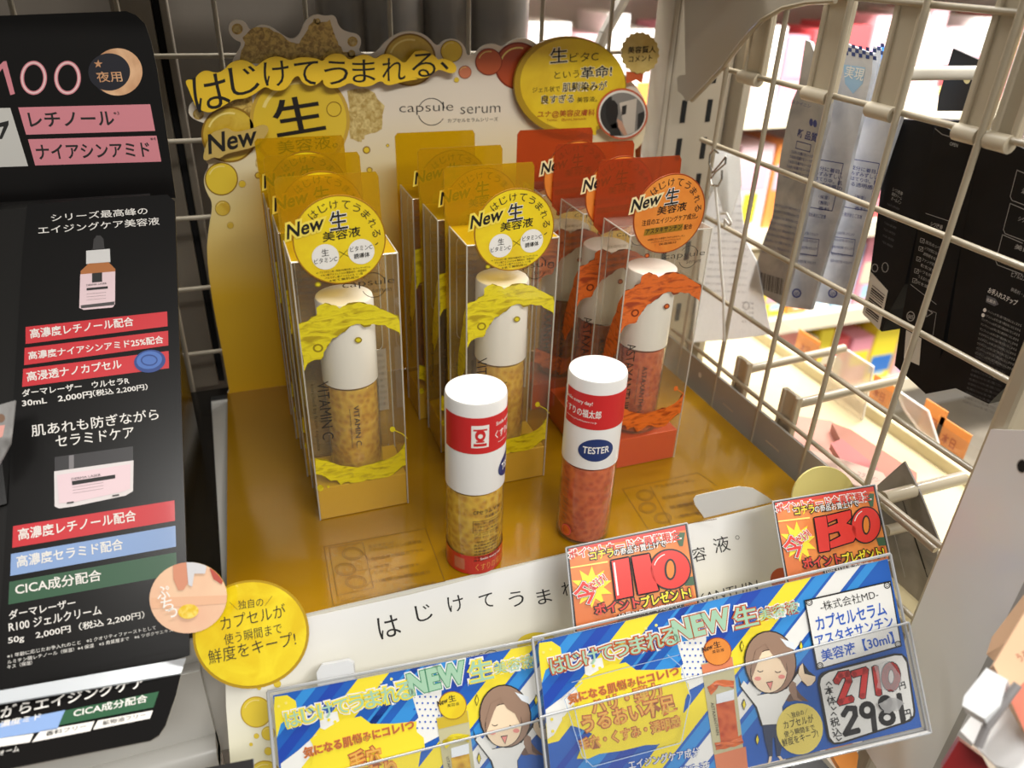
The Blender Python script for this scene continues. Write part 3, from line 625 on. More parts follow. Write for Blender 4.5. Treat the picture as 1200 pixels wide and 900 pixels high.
    # the band runs on round the left side
    sd_ = [(BD - .02, 12.6), (BD - .5, 11.9), (BD - 1.0, 10.7), (BD - 1.5, 9.0), (BD - 1.7, 7.6), (BD - 1.2, 7.2), (BD - .5, 8.2), (BD - .02, 8.9)]
    puv(mb, LS, wob(sd_, .08, 2, 8), v['splash'], 1)
    mb.build('splash_print', t)
    mb = MB()
    T(mb, FS, K7, 'capsule', (357, 588), (598, 562), 40, INK, -0.012); T(mb, FS, K7, 'serum', (495, 598), (582, 590), 15, INK, -0.01)
    ring(mb, FS, K7, 500, 563, 58, 3, INK, lay=2, a0=20, a1=150); ring(mb, FS, K7, 500, 563, 58, 3, INK, lay=2, a0=215, a1=330)
    wl = 3.7 if var == 'yellow' else 5.0
    letters_down(mb, own, v['word'], 0.62, 9.35, 9.35 - wl, .62, INK, -0.005)
    letters_down(mb, own, 'enriched by fresh capsules', 0.22, 9.3, 5.0, .26, INK, -0.01)
    letters_down(mb, LS, v['word'], 1.2, 8.3, 4.2, .55, INK, -0.005); letters_down(mb, LS, 'enriched by fresh capsules', .8, 8.8, 4.2, .24, INK, -0.01)
    mb.build('box_lettering', t)
    # small-print leaflet panel printed on the back wall
    mb = MB(); gi = M('grey_print', (120, 112, 96), .5); BI = Surf((x0, y1 - .1, 0), (1, 0, 0), (0, 0, 1))
    puv(mb, BI, [(3.95, 5), (5.05, 5), (5.05, 9.2), (3.95, 9.2)], clear('leaflet_panel', (235, 232, 220), (225, 222, 212), .35), 1)
    for k in range(9): tuv(mb, BI, '使用上の注意と成分をご確認ください'[k % 5:k % 5 + 11], (4.05, 8.7 - k * .42), (4.95, 8.7 - k * .42), (0, .22), gi, 0, 2)
    for k in range(4): tuv(mb, BI, '美容液の使用方法と成分', (.3, 14.3 - k * .4), (1.6, 14.3 - k * .4), (0, .2), gi, 0, 2)
    mb.build('back_print', t)
    # round badge
    GY = oy - 0.12
    cu, cz = {'L': (5.05 - 2.6, 17.15), 'M': (2.63, 16.85), 'O': (2.25, 17.3)}[label_key[0]]
    GS = Surf((ox, GY, 0), (1, 0, 0), (0.0, 0.0, 1)); ru, rz = 2.27, 2.27
    mb = MB(); slab(mb, GS, ell(cu, cz, ru, rz, 48), -0.06, 0, v['badge'], v['brim'])
    n = 48; vs = [GS.at(cu + (ru - d) * math.cos(2 * math.pi * i / n), cz + (rz - d) * math.sin(2 * math.pi * i / n), .01) for d in (0, .06) for i in range(n)]
    mb.add(vs, [(i, n + i, n + (i + 1) % n, (i + 1) % n)[::-1] for i in range(n)], v['brim'])
    bd = mb.build('round_badge', t)
    mb = MB(); halo = v['halo']
    def q(s, a0, b0, a1, b1, h, m, bold=0.0, out_=(), lay=2): tuv(mb, GS, s, (cu + a0, cz + b0), (cu + a1, cz + b1), (0, h), m, bold, lay, 0, out_)
    arc = 'はじけてうまれる、'
    for i, ch in enumerate(arc):
        a = math.radians(130 - i * 17.5); r_ = 1.82; c = (cu + r_ * math.cos(a), cz + r_ * math.sin(a)); e = .2 if ch != '、' else .08
        tx, ty = math.sin(a), -math.cos(a); nx, ny = math.cos(a), math.sin(a)
        tuv(mb, GS, ch, (c[0] - tx * e - nx * e, c[1] - ty * e - ny * e), (c[0] + tx * e - nx * e, c[1] + ty * e - ny * e), (nx * 2 * e, ny * 2 * e), INK, 0, 2)
    q('生', -.42, .55, .42, .62, .9, BLACK, 0.012, ((0.045, WHITE),))
    q('美容液', -.82, 0.0, 1.02, .16, .5, BLACK, 0.008)
    if var == 'yellow':
        for a_ in (-.78, 1.0):
            puv(mb, GS, ell(cu + a_, cz - .72 + a_ * .06, .66, .66, 28), WHITE, 2)
        tuv(mb, GS, '生', (cu - .95, cz - .72), (cu - .6, cz - .70), (0, .36), BLACK, 0, 4); tuv(mb, GS, 'ビタミンC', (cu - 1.34, cz - 1.08), (cu - .22, cz - 1.02), (0, .26), BLACK, 0, 4)
        tuv(mb, GS, 'ビタミンC', (cu + .45, cz - .62), (cu + 1.56, cz - .56), (0, .26), BLACK, 0, 4); tuv(mb, GS, '誘導体', (cu + .62, cz - 1.0), (cu + 1.4, cz - .95), (0, .26), BLACK, 0.01, 4)
        for sgn in (1, -1):
            u0, u1 = cu - .1, cu + .34; v0 = cz - .72 - .18 * sgn; v1 = cz - .66 + .18 * sgn
            mb.add([GS.at(u0, v0 - .015, .02), GS.at(u1, v1 - .015, .02), GS.at(u1, v1 + .015, .02), GS.at(u0, v0 + .015, .02)], [(0, 1, 2, 3)], BLACK)
        for k, s in enumerate(('※1 アスコルビン酸（製品の抗酸化剤）※2 テトラヘキシル', 'デカン酸アスコルビル※3 整肌成分・保湿成分', 'パルミチン酸アスコルビル リン酸', '※全て整肌成分')):
            hw = 1.35 - .2 * k; q(s, -hw + .05, -1.62 - .16 * k, hw + .05, -1.56 - .16 * k, .12, BLACK)
    else:
        q('注目のエイジングケア成分', -1.7, -.55, 1.72, -.38, .34, BLACK, 0.006)
        puv(mb, GS, [(cu - 1.5, cz - 1.12), (cu + .95, cz - 1.0), (cu + .98, cz - .62), (cu - 1.45, cz - .74)], M('dull_gold', (170, 130, 40), .3, .4), 2)
        q('アスタキサンチン', -1.4, -1.04, .9, -.92, .3, BLACK, 0.01, (), 3); q('配合', 1.06, -.98, 1.6, -.95, .3, BLACK, 0.006)
        for k, s in enumerate(('※年齢に応じた保湿ケア※アスタキサンチン', '（ヘマトコッカスプルビアリスエキス）', '：保湿成分')):
            hw = 1.2 - .25 * k; q(s, -hw, -1.45 - .17 * k, hw, -1.4 - .17 * k, .13, BLACK)
    mb.build('badge_lettering', bd)
    mb = MB(); tuv(mb, GS, 'New', (cu - 2.5, cz + .3), (cu - .78, cz + .68), (-.1, .66), BLACK, 0.02, 4, 0.3, ((0.13, halo), (0.09, halo))); mb.build('new_lettering', bd)
    # the bottle inside
    bt, cp = make_bottle(var, ox + 2.65, oy + 1.62, PZ + .02, blabel, 'bottles inside the clear boxes', 6.2, 11.25, 1.55)
    CY = Cyl(ox + 2.65, oy + 1.62, PZ, 1.54, math.radians(-8 - ox * .9))
    mb = MB(); mm = clear('unused', (255, 255, 255), (255, 255, 255), 0) and INK
    tuv(mb, CY, v['word'] + '.', (.1, 5.2), (.1, 2.4 if var == 'yellow' else 1.7), (.3, 0), INK, 0, 2); tuv(mb, CY, 'enriched by fresh capsules', (-.18, 5.0), (-.18, 2.4), (.12, 0), INK, 0, 2)
    tuv(mb, CY, 'capsule', (-.9, .5), (.75, .55), (0, .32), INK, -.01, 2); mb.build('bottle_lettering', bt)
    ALLB[label_key] = (t, bt)
    return t, bt
label_key = 'L'; make_box('yellow', 2.6, 37.0, 'white-capped yellow serum bottle inside the front box of the left row', 'clear serum box with yellow badge, frontmost of the left row')
label_key = 'M'; make_box('yellow', 11.65, 37.1, 'white-capped yellow serum bottle inside the front box of the middle row', 'clear serum box with yellow badge, frontmost of the middle row behind the tester')
label_key = 'O'; make_box('orange', 20.95, 36.3, 'white-capped orange serum bottle inside the front orange box', 'clear serum box with orange badge, frontmost of the right row')
kids = {}
for x in ALLOBJ():
    if x.parent: kids.setdefault(x.parent.name, []).append(x)
for key, nm, dd in (('L', 'left row', (-.15, 4.6, 0)), ('M', 'middle row', (-.35, 4.5, 0)), ('O', 'right orange row', (-.9, 4.3, 0))):
    for k, wd_ in ((1, 'second'), (2, 'rearmost')):
        off = Vector(dd) * k
        b = copy_tree(ALLB[key][0], off, kids); b['label'] = 'clear serum box with %s badge, %s of the %s' % ('orange' if key == 'O' else 'yellow', wd_, nm)
        b = copy_tree(ALLB[key][1], off, kids); b['label'] = 'white-capped %s serum bottle inside the %s box of the %s' % ('orange' if key == 'O' else 'yellow', wd_, nm)
# ------------------------------------------------------------------ testers
mt_band = M('store_label_red', (206, 36, 38), 0.4); mt_wl = M('store_label_white', (240, 236, 230), .4)
def band(mb, C, u0, u1, v0, v1, m, lay=1, n=24):
    vs = [C.at(u0 + (u1 - u0) * i / n, v, lay * LAY) for v in (v0, v1) for i in range(n + 1)]
    mb.add(vs, [(i, i + 1, n + 2 + i, n + 1 + i) for i in range(n)], m)
def fan(mb, C, cu, cv, ru, rv, m, lay, n=30, k=4, squash=0):
    vs = [C.at(cu, cv, lay * LAY)]
    for j in range(1, k + 1):
        for i in range(n):
            t_ = 2 * math.pi * i / n; s_ = 1 - squash * math.sin(t_) * .25
            vs.append(C.at(cu + ru * j / k * math.cos(t_) * s_, cv + rv * j / k * math.sin(t_), lay * LAY))
    fs = [(0, 1 + i, 1 + (i + 1) % n) for i in range(n)]
    for j in range(k - 1): fs += [(1 + j * n + i, 1 + (j + 1) * n + i, 1 + (j + 1) * n + (i + 1) % n, 1 + j * n + (i + 1) % n) for i in range(n)]
    mb.add(vs, fs, m)
def tester(var, x, y, label, th, logo_u, tu):
    t, cap = make_bottle(var, x, y, 0.02, label, None)
    C = Cyl(x, y, 0, 1.59, math.radians(th)); pr = 3.14 * 1.59
    mb = MB(); band(mb, C, -1.9, 2.95, 8.05, 10.15, mt_band, 1, 40)
    lb = mb.build('red_label', cap, smooth=True)
    mb = MB(); u = logo_u
    band(mb, C, u - .44, u + .44, 8.42, 9.72, mt_wl, 2, 8); fan(mb, C, u, 9.1, .42, .55, mt_wl, 2.5)
    fan(mb, C, u, 9.15, .26, .34, mt_band, 3.5, 16, 3); band(mb, C, u - .32, u + .32, 8.52, 8.68, mt_band, 3.5, 6); band(mb, C, u - .2, u + .2, 8.74, 8.84, mt_band, 3.5, 6); fan(mb, C, u, 9.12, .12, .13, mt_wl, 4, 12, 2); band(mb, C, u - .34, u + .34, 9.42, 9.52, mt_band, 3.5, 6)
    tuv(mb, C, 'Smile every day!', (u + .85, 9.45), (u + 2.6, 9.45), (0, .28), mt_wl, .012, 2); tuv(mb, C, 'くすりの福太郎', (u + .8, 8.75), (u + 3.1, 8.75), (0, .48), mt_wl, .015, 2)
    tuv(mb, C, 'www.kusurinofukutaro.co.jp', (u + 1.0, 8.42), (u + 2.9, 8.42), (0, .14), mt_wl, 0, 2)
    mb.build('label_lettering', cap)
    mb = MB(); nb = M('tester_navy', (24, 50, 110), .35, 0, .3)
    fan(mb, C, tu, 6.75, 1.0, .72, nb, 1, 36, 5, .5); tuv(mb, C, 'TESTER', (tu - .74, 6.53), (tu + .72, 6.56), (0, .42), mt_wl, .018, 2)
    mb.build('tester_sticker', cap)
    return t, C
t1, C1 = tester('yellow', 10.35, 31.35, 'yellow tester bottle with a white cap and red band at the tray front', -17, 0.2, 2.3)
mb = MB(); Cb = Cyl(10.35, 31.35, 0, 1.57, math.radians(-17))
tuv(mb, Cb, 'CPセラム V 30', (-.1, 4.2), (1.5, 4.25), (0, .26), INK, .01, 2); tuv(mb, Cb, '内容量 30mL', (.55, 3.9), (1.5, 3.92), (0, .2), INK, 0, 2)
rows = ['使用に際し容器の中の', 'して溶かしてください', 'ため、お早めに', 'アスコルビン酸、', 'グリセリン、水、', '（販売元）株式会社', '東京都新宿区西新宿', '発売元表示製造元', '注意事項をよく', '品質確保のため', '大阪府大阪市北区', '株式会社エムディ']
for k, s in enumerate(rows): tuv(mb, Cb, s, (-.05 + (.1 if k == 5 else 0), 3.5 - k * .215 - (.08 if k > 2 else 0) - (.1 if k > 4 else 0)), (1.5, 3.52 - k * .215 - (.08 if k > 2 else 0) - (.1 if k > 4 else 0)), (0, .15), INK, 0, 2)
for a_, b_, c_, d_ in ((-.12, 3.74, 1.6, 3.76), (-.12, 2.96, 1.6, 2.98), (-.12, 2.96, -.10, 3.76)): band(mb, Cb, a_, c_, b_, d_ , INK, 2, 6)
mb.build('bottle_lettering', t1)
mb = MB(); band(mb, Cb, -3.3, 3.6, .05, 1.35, M('store_label_red_gloss', (196, 44, 28), .3, 0, .4), 1, 48); mb.build('foot_label', t1, smooth=True)
mb = MB(); band(mb, Cb, -1.2, -.55, .3, 1.1, clear('foot_logo', (235, 160, 120), (226, 140, 100), .6), 2, 6); tuv(mb, Cb, 'Smile every day!', (.3, 1.0), (1.7, 1.0), (0, .2), mt_wl, .01, 2); tuv(mb, Cb, 'くすりの福太郎', (.05, .3), (2.2, .3), (0, .5), M('foot_gold', (222, 140, 70), .4), .01, 2); mb.build('foot_lettering', t1)
t2, C2 = tester('orange', 17.15, 31.5, 'orange tester bottle with a white cap and blue tester sticker at the tray front', -27, -2.75, 0.3)
mb = MB(); Cb = Cyl(17.15, 31.5, 0, 1.57, math.radians(-27))
for k in range(12): tuv(mb, Cb, rows[k], (-1.45, 4.3 - k * .27), (-1.05, 4.3 - k * .27), (0, .18), INK, 0, 2)
tuv(mb, Cb, '注意', (1.0, 3.9), (1.35, 3.95), (0, .3), M('faded_gold_ink', (176, 110, 40), .5), 0, 2)
tuv(mb, Cb, '成分', (1.0, 2.9), (1.35, 2.95), (0, .3), M('faded_gold_ink'), 0, 2)
ringc = M('pink_ink', (226, 80, 80), .4); fan(mb, Cb, -1.0, .9, .32, .38, ringc, 2, 24, 3); fan(mb, Cb, -1.0, .9, .26, .32, VAR['orange']['gel'], 3, 24, 3)
mb.build('bottle_lettering', t2)
# ------------------------------------------------------------------ price cards in clear holders
mt_acr = clear('acrylic', (252, 252, 252), (230, 232, 234), 0.025, 0.03, 0.06)
mt_acre = M('acrylic_edge', (186, 188, 190), 0.25, 0, 0.5)
cb = {k: M('card_' + k, c, .3, 0, .35) for k, c in dict(blue=(26, 96, 190), mid=(50, 146, 222), deep=(24, 70, 176), yel=(246, 226, 52), lem=(250, 234, 120), wht=(240, 240, 236), org=(226, 132, 44), orgd=(190, 84, 30), mint=(166, 206, 176), mintd=(74, 150, 110),
     brn=(150, 92, 60), red=(222, 44, 40), blk=(24, 22, 24), txt=(30, 88, 190), hair=(158, 128, 108), haird=(112, 84, 70), skin=(246, 222, 190), pink=(236, 150, 140), navy=(50, 62, 92), lilac=(232, 238, 244)).items()}
def price_card(S, ref, quad, kind):
    """print of one price card; art is laid out in the pixels of the front card and carried to this card's face"""
    m = MB(); P = S
    Q = [S.px(*p) for p in quad]
    if kind == 'yellow': # carry coordinates over: same layout from this card's own corner
        A0 = (630, 752); A1 = quad[0]
        class Sh:
            at = staticmethod(S.at)
            @staticmethod
            def px(x, y): return S.px(x - A0[0] + A1[0], y - A0[1] + A1[1])
        P = Sh
    puv(m, S, Q, cb['blue'], 1)
    def bandp(K, pts, mat, lay=2):
        c = clip([P.px(*K(*p)) for p in pts], Q)
        if c: puv(m, S, c, mat, lay)
    def pl(pts, mat, lay=3, K=N1): bandp(K, pts, mat, lay)
    D_ = lambda x0, x1, mat, L=700: pl([(x0, 330 - .26 * x0 - 60), (x1, 330 - .26 * x1 - 60), (x1 - L * .78, 330 - .26 * x1 - 60 + L), (x0 - L * .78, 330 - .26 * x0 - 60 + L)], mat, 2)
    D_(330, 400, cb['mid']); D_(470, 545, cb['deep']); D_(610, 770, cb['yel']); D_(860, 950, cb['mid']); D_(1010, 1120, cb['mid'], 1300); D_(1190, 1280, cb['deep'], 1300); D_(1390, 1520, cb['yel'], 1400); D_(1540, 1620, cb['mid'], 1400); D_(1640, 1760, cb['wht'], 1400); D_(1790, 1850, cb['mid'], 1400)
    D_(880, 930, cb['deep'], 1500)
    pl([(790, 300), (930, 270), (925, 400), (935, 480), (820, 540), (740, 480), (820, 400)], cb['wht'])
    for i in range(6):
        for j in range(6):
            x, y = 800 + i * 26 + (j % 2) * 13, 300 + j * 30
            if 790 < x < 925: c_ = ellpx(P, N1, x, y, 5, 5, 8); puv(m, S, c_, cb['txt'], 4)
    pl([(130, 300), (190, 292), (232, 320), (238, 360), (200, 400), (160, 430), (140, 500), (125, 400)], cb['yel'])
    pl([(345, 385), (430, 370), (445, 440), (400, 470), (350, 450)], cb['wht']); pl([(160, 620), (240, 560), (330, 480), (370, 500), (250, 650), (200, 740), (170, 760)], cb['wht'])
    for x, y in ((190, 665), (247, 660), (195, 722), (236, 700), (390, 410), (420, 420)): puv(m, S, ellpx(P, N1, x, y, 8, 8, 10), cb['yel'], 5)
    for x, y in ((150, 345), (185, 330), (185, 380), (640, 230), (690, 215), (600, 280), (640, 330)): puv(m, S, ellpx(P, N1, x, y, 7, 7, 10), cb['lem'], 4)
    # yellow brush strokes behind the offer text
    pl(wob([(300, 500), (480, 400), (540, 390), (600, 430), (820, 410), (815, 470), (860, 540), (820, 560), (835, 700), (760, 770), (640, 790), (420, 840), (300, 850), (380, 730), (270, 690), (330, 560)], 10, 2, 12), cb['yel'], 5)
    o = M('offer_orange', (224, 128, 60), .4, 0, .3); od = M('offer_brown', (164, 96, 54), .4, 0, .3); oy_ = M('offer_gold', (232, 180, 80), .4, 0, .3)
    out_o = ((0.05, o),)
    T(m, P, N1, '気になる肌悩みにコレ1つ', (275, 592), (800, 452), 46, od, 0.0, 6, 0, ((.07, o), (.05, o)))
    if kind == 'orange':
        T(m, P, N1, 'ハリ・弾力', (390, 640), (720, 555), 70, oy_, .01, 7, 0, ((.09, od), (.05, o)))
        T(m, P, N1, 'うるおい不足', (345, 730), (785, 625), 78, oy_, .01, 7, 0, ((.09, od), (.05, o)))
        T(m, P, N1, '毛穴・くすみ・透明感', (330, 815), (810, 700), 56, oy_, .01, 7, 0, ((.09, od), (.05, o)))
    else:
        T(m, P, N1, '毛穴', (500, 650), (650, 612), 84, oy_, .01, 7, 0, ((.09, od), (.05, o)))
        T(m, P, N1, 'つまり', (470, 740), (720, 680), 80, oy_, .01, 7, 0, ((.09, od), (.05, o)))
    # title
    hal = ((0.15, cb['wht']), (0.085, cb['orgd'] if kind == 'orange' else cb['yel'])); hal2 = ((0.13, cb['wht']), (0.07, cb['orgd'] if kind == 'orange' else cb['yel']))
    for i, (ch, x, y, s_) in enumerate((('は', 218, 405, 70), ('じ', 296, 385, 68), ('け', 375, 365, 72), ('て', 450, 345, 66), ('う', 522, 325, 70), ('ま', 600, 308, 76), ('れ', 680, 288, 78), ('る', 752, 268, 80))):
        chars(m, P, N1, [(ch, x, y, s_, 14)], cb['mint'], .015, 8, hal)
    T(m, P, N1, 'NEW', (785, 288), (1046, 222), 92, cb['mint'], .05, 8, 0, ((.13, cb['wht']), (.085, cb['orgd'] if kind == 'orange' else cb['mintd'])))
    T(m, P, L6, '生', (832, 662), (932, 640), 90, cb['mint'], .02, 8, 0, hal2); T(m, P, L6, '美容液', (938, 628), (1112, 588), 52, cb['mint'], .004, 8, 0, hal2)
    T(m, P, N1, 'エイジングケア成分', (560, 905), (900, 838), 42, cb['wht'], .01, 7, 0, ((.07, cb['txt']),)); T(m, P, N1, '配合美容液', (700, 960), (950, 905), 42, cb['wht'], .01, 7, 0, ((.07, cb['txt']),))
    # printed serum box picture
    bo = 'orange' if kind == 'orange' else 'yellow'; V_ = VAR[bo]; tb_ = M('card_box_' + bo, (222, 130, 88) if bo == 'orange' else (206, 178, 40), .4, 0, .3)
    pl([(905, 400), (1055, 365), (1110, 830), (1130, 960), (985, 960)], M('card_box_clear', (214, 190, 176) if bo == 'orange' else (196, 190, 150), .4, 0, .3), 5)
    pl([(905, 405), (1052, 365), (1060, 420), (915, 455)], tb_, 6); pl([(968, 835), (1118, 795), (1135, 960), (985, 960)], tb_, 6)
    puv(m, S, ellpx(P, N1, 982, 340, 68, 68, 30), V_['brim'], 7); puv(m, S, ellpx(P, N1, 982, 340, 64, 64, 30), V_['badge'], 8)
    T(m, P, N1, 'New', (912, 345), (960, 325), 24, cb['blk'], .02, 9, .2); T(m, P, N1, '生', (966, 325), (1000, 316), 30, cb['blk'], .01, 9); T(m, P, N1, '美容液', (958, 350), (1015, 338), 16, cb['blk'], 0, 9)
    pl(wob([(935, 510), (985, 475), (1060, 480), (1060, 515), (990, 505), (950, 545)], 4, 3, 3), V_['splash'], 8); pl(wob([(970, 780), (1040, 770), (1100, 740), (1105, 780), (1040, 800), (975, 815)], 4, 3, 4), V_['splash'], 8)
    pl([(975, 545), (1060, 520), (1062, 570), (978, 590)], cb['lilac'], 9); pl([(975, 590), (1062, 570), (1085, 770), (1000, 785)], V_['gel'], 7)
    T(m, P, N1, V_['word'], (950, 585), (978, 740), 14, cb['blk'], 0, 9) if bo == 'orange' else T(m, P, N1, V_['word'], (950, 585), (972, 690), 14, cb['blk'], 0, 9)
    if kind == 'yellow': # the girl's face beside the box, cut by the next card
        pass
    # cartoon woman
    A = lambda pts, mat, lay=10: bandp(N2, pts, mat, lay)
    def B(x, y, rx, mat, ry=None, lay=10, rot=0): 
        c = clip(ellpx(P, N2, x, y, rx, ry, 26, rot), Q)
        if c: puv(m, S, c, mat, lay)
    A([(265, 600), (330, 560), (352, 590), (385, 618), (345, 612), (300, 618)], cb['haird'], 9)
    A([(165, 590), (220, 580), (290, 560), (345, 470), (360, 455), (385, 490), (412, 510), (415, 530), (400, 545), (380, 555), (350, 530), (300, 590), (275, 640), (280, 715), (185, 722), (160, 640), (95, 555), (85, 500), (100, 545)], cb['blk'], 9)
    A([(168, 592), (220, 582), (292, 564), (338, 500), (355, 528), (300, 590), (272, 640), (276, 710), (190, 716), (166, 640), (98, 552), (110, 530)], cb['wht'], 10)
    A([(340, 500), (345, 470), (358, 456), (365, 500), (412, 512), (410, 528), (395, 548), (378, 552), (355, 528)], cb['skin'], 11)
    A([(190, 718), (276, 712), (282, 760), (262, 850), (250, 850), (242, 770), (232, 770), (232, 850), (218, 850), (200, 780)], cb['navy'], 10)
    A([(218, 848), (228, 848), (226, 868), (212, 882)], cb['skin'], 11); A([(252, 848), (264, 846), (286, 872), (270, 870)], cb['skin'], 11)
    B(222, 452, 110, cb['blk'], 134, 11, -.12); B(222, 452, 105, cb['hair'], 129, 12, -.12); A([(300, 520), (330, 540), (335, 600), (360, 618), (320, 610), (300, 570)], cb['hair'], 11)
    B(215, 490, 78, cb['blk'], 92, 13, .1); B(215, 490, 75, cb['skin'], 89, 14, .1)
    A([(140, 470), (160, 400), (205, 372), (175, 430), (150, 500), (142, 520)], cb['hair'], 15); A([(200, 375), (262, 400), (285, 440), (292, 500), (262, 440), (230, 420)], cb['hair'], 15)
    A([(262, 350), (320, 370), (322, 400), (290, 385)], cb['lilac'], 13)
    ring(m, P, N2, 178, 482, 14, 3.5, cb['blk'], 11, 16, 14, 20, 160); ring(m, P, N2, 252, 485, 14, 3.5, cb['blk'], 11, 16, 14, 20, 160)
    A([(202, 535), (232, 530), (222, 570)], cb['blk'], 15); A([(206, 538), (229, 534), (221, 564)], cb['pink'], 16)
    B(168, 520, 14, cb['pink'], 9, 15); B(268, 512, 14, cb['pink'], 9, 15)
    for x, y in ((103, 385), (352, 385), (112, 630), (168, 778)):
        A([(x, y - 26), (x + 9, y), (x, y + 26), (x - 9, y)], cb['blk'], 9); A([(x, y - 19), (x + 6, y), (x, y + 19), (x - 6, y)], cb['yel'], 10)
    m2 = m
    if kind == 'orange':
        B(345, 732, 98, M('card_round_seal', (240, 220, 110), .35, 0, .3), 108, 12)
        for s, b0, b1, h in (('＼独自の／', (295, 690), (382, 668), 24), ('カプセルが', (280, 732), (405, 702), 34), ('使う瞬間まで', (282, 768), (410, 736), 26), ('鮮度をキープ!', (275, 808), (425, 765), 34)): T(m, P, N2, s, b0, b1, h, cb['blk'], 0, 14)
        A([(365, 190), (728, 108), (775, 385), (418, 485)], cb['blk'], 12); A([(370, 196), (724, 115), (769, 380), (422, 478)], cb['wht'], 13)
        for x, y in ((385, 200), (712, 128), (430, 465), (758, 375)):
            ring(m, P, N2, x, y, 14, 4, cb['blk'], lay=14, n=14); ring(m, P, N2, x, y, 7, 2, cb['blk'], lay=14, n=10)
        T(m, P, N2, '-株式会社MD-', (435, 238), (678, 182), 40, cb['blk'], .0, 14)
        T(m, P, N2, 'カプセルセラム', (420, 318), (712, 250), 58, cb['txt'], .018, 14); T(m, P, N2, 'アスタキサンチン', (418, 388), (742, 300), 50, cb['txt'], .018, 14); T(m, P, N2, '美容液【30ml】', (442, 450), (745, 370), 50, cb['txt'], .018, 14)
        rq = lambda d: [(422 + d, 545), (426 + d, 515 + d * .5), (442 + d, 495 + d), (470, 484 + d), (745, 414 + d), (775, 415 + d), (795 - d, 432 + d), (802 - d, 452), (832 - d, 655), (830 - d, 680 - d * .5), (812 - d, 700 - d), (785, 710 - d), (520, 795 - d), (490, 798 - d), (470 + d, 785 - d), (462 + d, 765)]
        A(rq(0), cb['blk'], 12); A(rq(9), cb['wht'], 13)
        for wd_, mt_, ly in ((32, cb['blk'], 14), (24, cb['red'], 15)):
            for st_ in ([(500, 530), (515, 505), (545, 500), (550, 530), (515, 618), (560, 606)], [(572, 500), (620, 486), (608, 592)], [(662, 478), (676, 580)]): strokes(m, P, N2, st_, wd_, mt_, ly)
            strokes(m, P, N2, [(728 + 26 * math.cos(a), 512 + 46 * math.sin(a)) for a in [2 * math.pi * i / 18 for i in range(19)]], wd_, mt_, ly)
        B(728, 512, 10, cb['wht'], 26, 16)
        for st_ in ([(528, 672), (545, 645), (575, 645), (578, 675), (536, 752), (590, 738)], [(652, 660), (660, 738)], [(762, 590), (780, 700)]): strokes(m, P, N2, st_, 22, cb['blk'], 15)
        for cx_, cy_, ra, rb in ((628, 652, 24, 26), (704, 622, 20, 22), (712, 684, 26, 24)): strokes(m, P, N2, [(cx_ + ra * math.cos(a), cy_ + rb * math.sin(a)) for a in [2 * math.pi * i / 16 for i in range(17)]], 20, cb['blk'], 15)
        T(m, P, N2, '円', (766, 568), (792, 560), 30, cb['blk'], .02, 15); T(m, P, N2, '円', (788, 690), (816, 682), 36, cb['blk'], .02, 15)
        chars(m, P, N2, [('本', 468, 570, 38, 12), ('体', 478, 612, 38, 12), ('税', 492, 702, 38, 12), ('込', 500, 745, 38, 12)], cb['blk'], .012, 15)
        for x, y, sg in ((466, 540, 1), (486, 645, -1), (486, 668, 1), (508, 775, -1)): line(m, P, N2, [(x - 10, y + 6 * sg), (x, y - 6 * sg), (x + 12, y + 5 * sg)], 4, cb['blk'], 15)
    return m
def strokes(m, S, K, pts, wd, mat, lay):
    """brush stroke with round ends"""
    line(m, S, K, pts, wd, mat, lay)
    for x, y in pts: disc(m, S, K, x, y, wd / 2, mat, lay=lay, n=14)
def card_holder(label, quad, depths, kind, front):
    a, b, c, d = quad                       # TL, TR, BR, BL in photo pixels
    S = surf3((*a, depths[0]), (*b, depths[1]), (*c, depths[2]))
    O_ = S.at(*S.px(*a)); t = thing('price_card', label, 'price card', S.at(*S.px((a[0] + c[0]) / 2, (a[1] + c[1]) / 2)), 'long price cards along the shelf front')
    q = [S.px(*p) for p in quad]
    m = MB(); slab(m, S, q, -.06, 0, M('card_paper', (230, 230, 226), .5)); m.build('card_sheet', t)
    m = price_card(S, None, quad, kind); m.build('card_print', t)
    g_ = lambda d_: [(u + du * d_, v + dv * d_) for (u, v), (du, dv) in zip(q, ((-1, 1), (1, 1), (1, -1), (-1, -1)))]
    m = MB(); slab(m, S, g_(.22), -.16, -.1, mt_acr); m.build('holder_back', t)
    m = MB(); fr = g_(.22); f0 = [S.px(*p) for p in front]; slab(m, S, [f0[0], f0[1], fr[2], fr[3]], .30, .36, mt_acr); m.build('front_pane', t)
    m = MB()
    R_ = [S.at(u, v, .0) for u, v in fr]; path(m, [R_[3], R_[0], R_[1], R_[2]], .08, mt_acre, 6)
    f1 = [S.at(u, v, .36) for u, v in (f0[0], f0[1], fr[2], fr[3])]; path(m, f1 + [f1[0]], .06, mt_acre, 6)
    tube(m, f1[2] - S.N * .5, f1[3] - S.N * .5, .12, mt_acre, 6); tube(m, f1[2] - S.N * .12, f1[3] - S.N * .12, .1, WHITE, 6)
    m.build('holder_edge', t, smooth=True)
    return t, S
c1, S1 = card_holder('long yellow serum price card, left and lower of the two', [(320, 815), (632, 754), (660, 930), (335, 990)], (37.0, 39.2, 38.4), 'yellow', ((380, 905), (645, 838)))
c2, S2 = card_holder('long orange serum price card reading 2981, right of the two', [(630, 752), (1040, 655), (1080, 852), (650, 952)], (38.2, 40.6, 39.6), 'orange', ((632, 838), (1060, 728)))
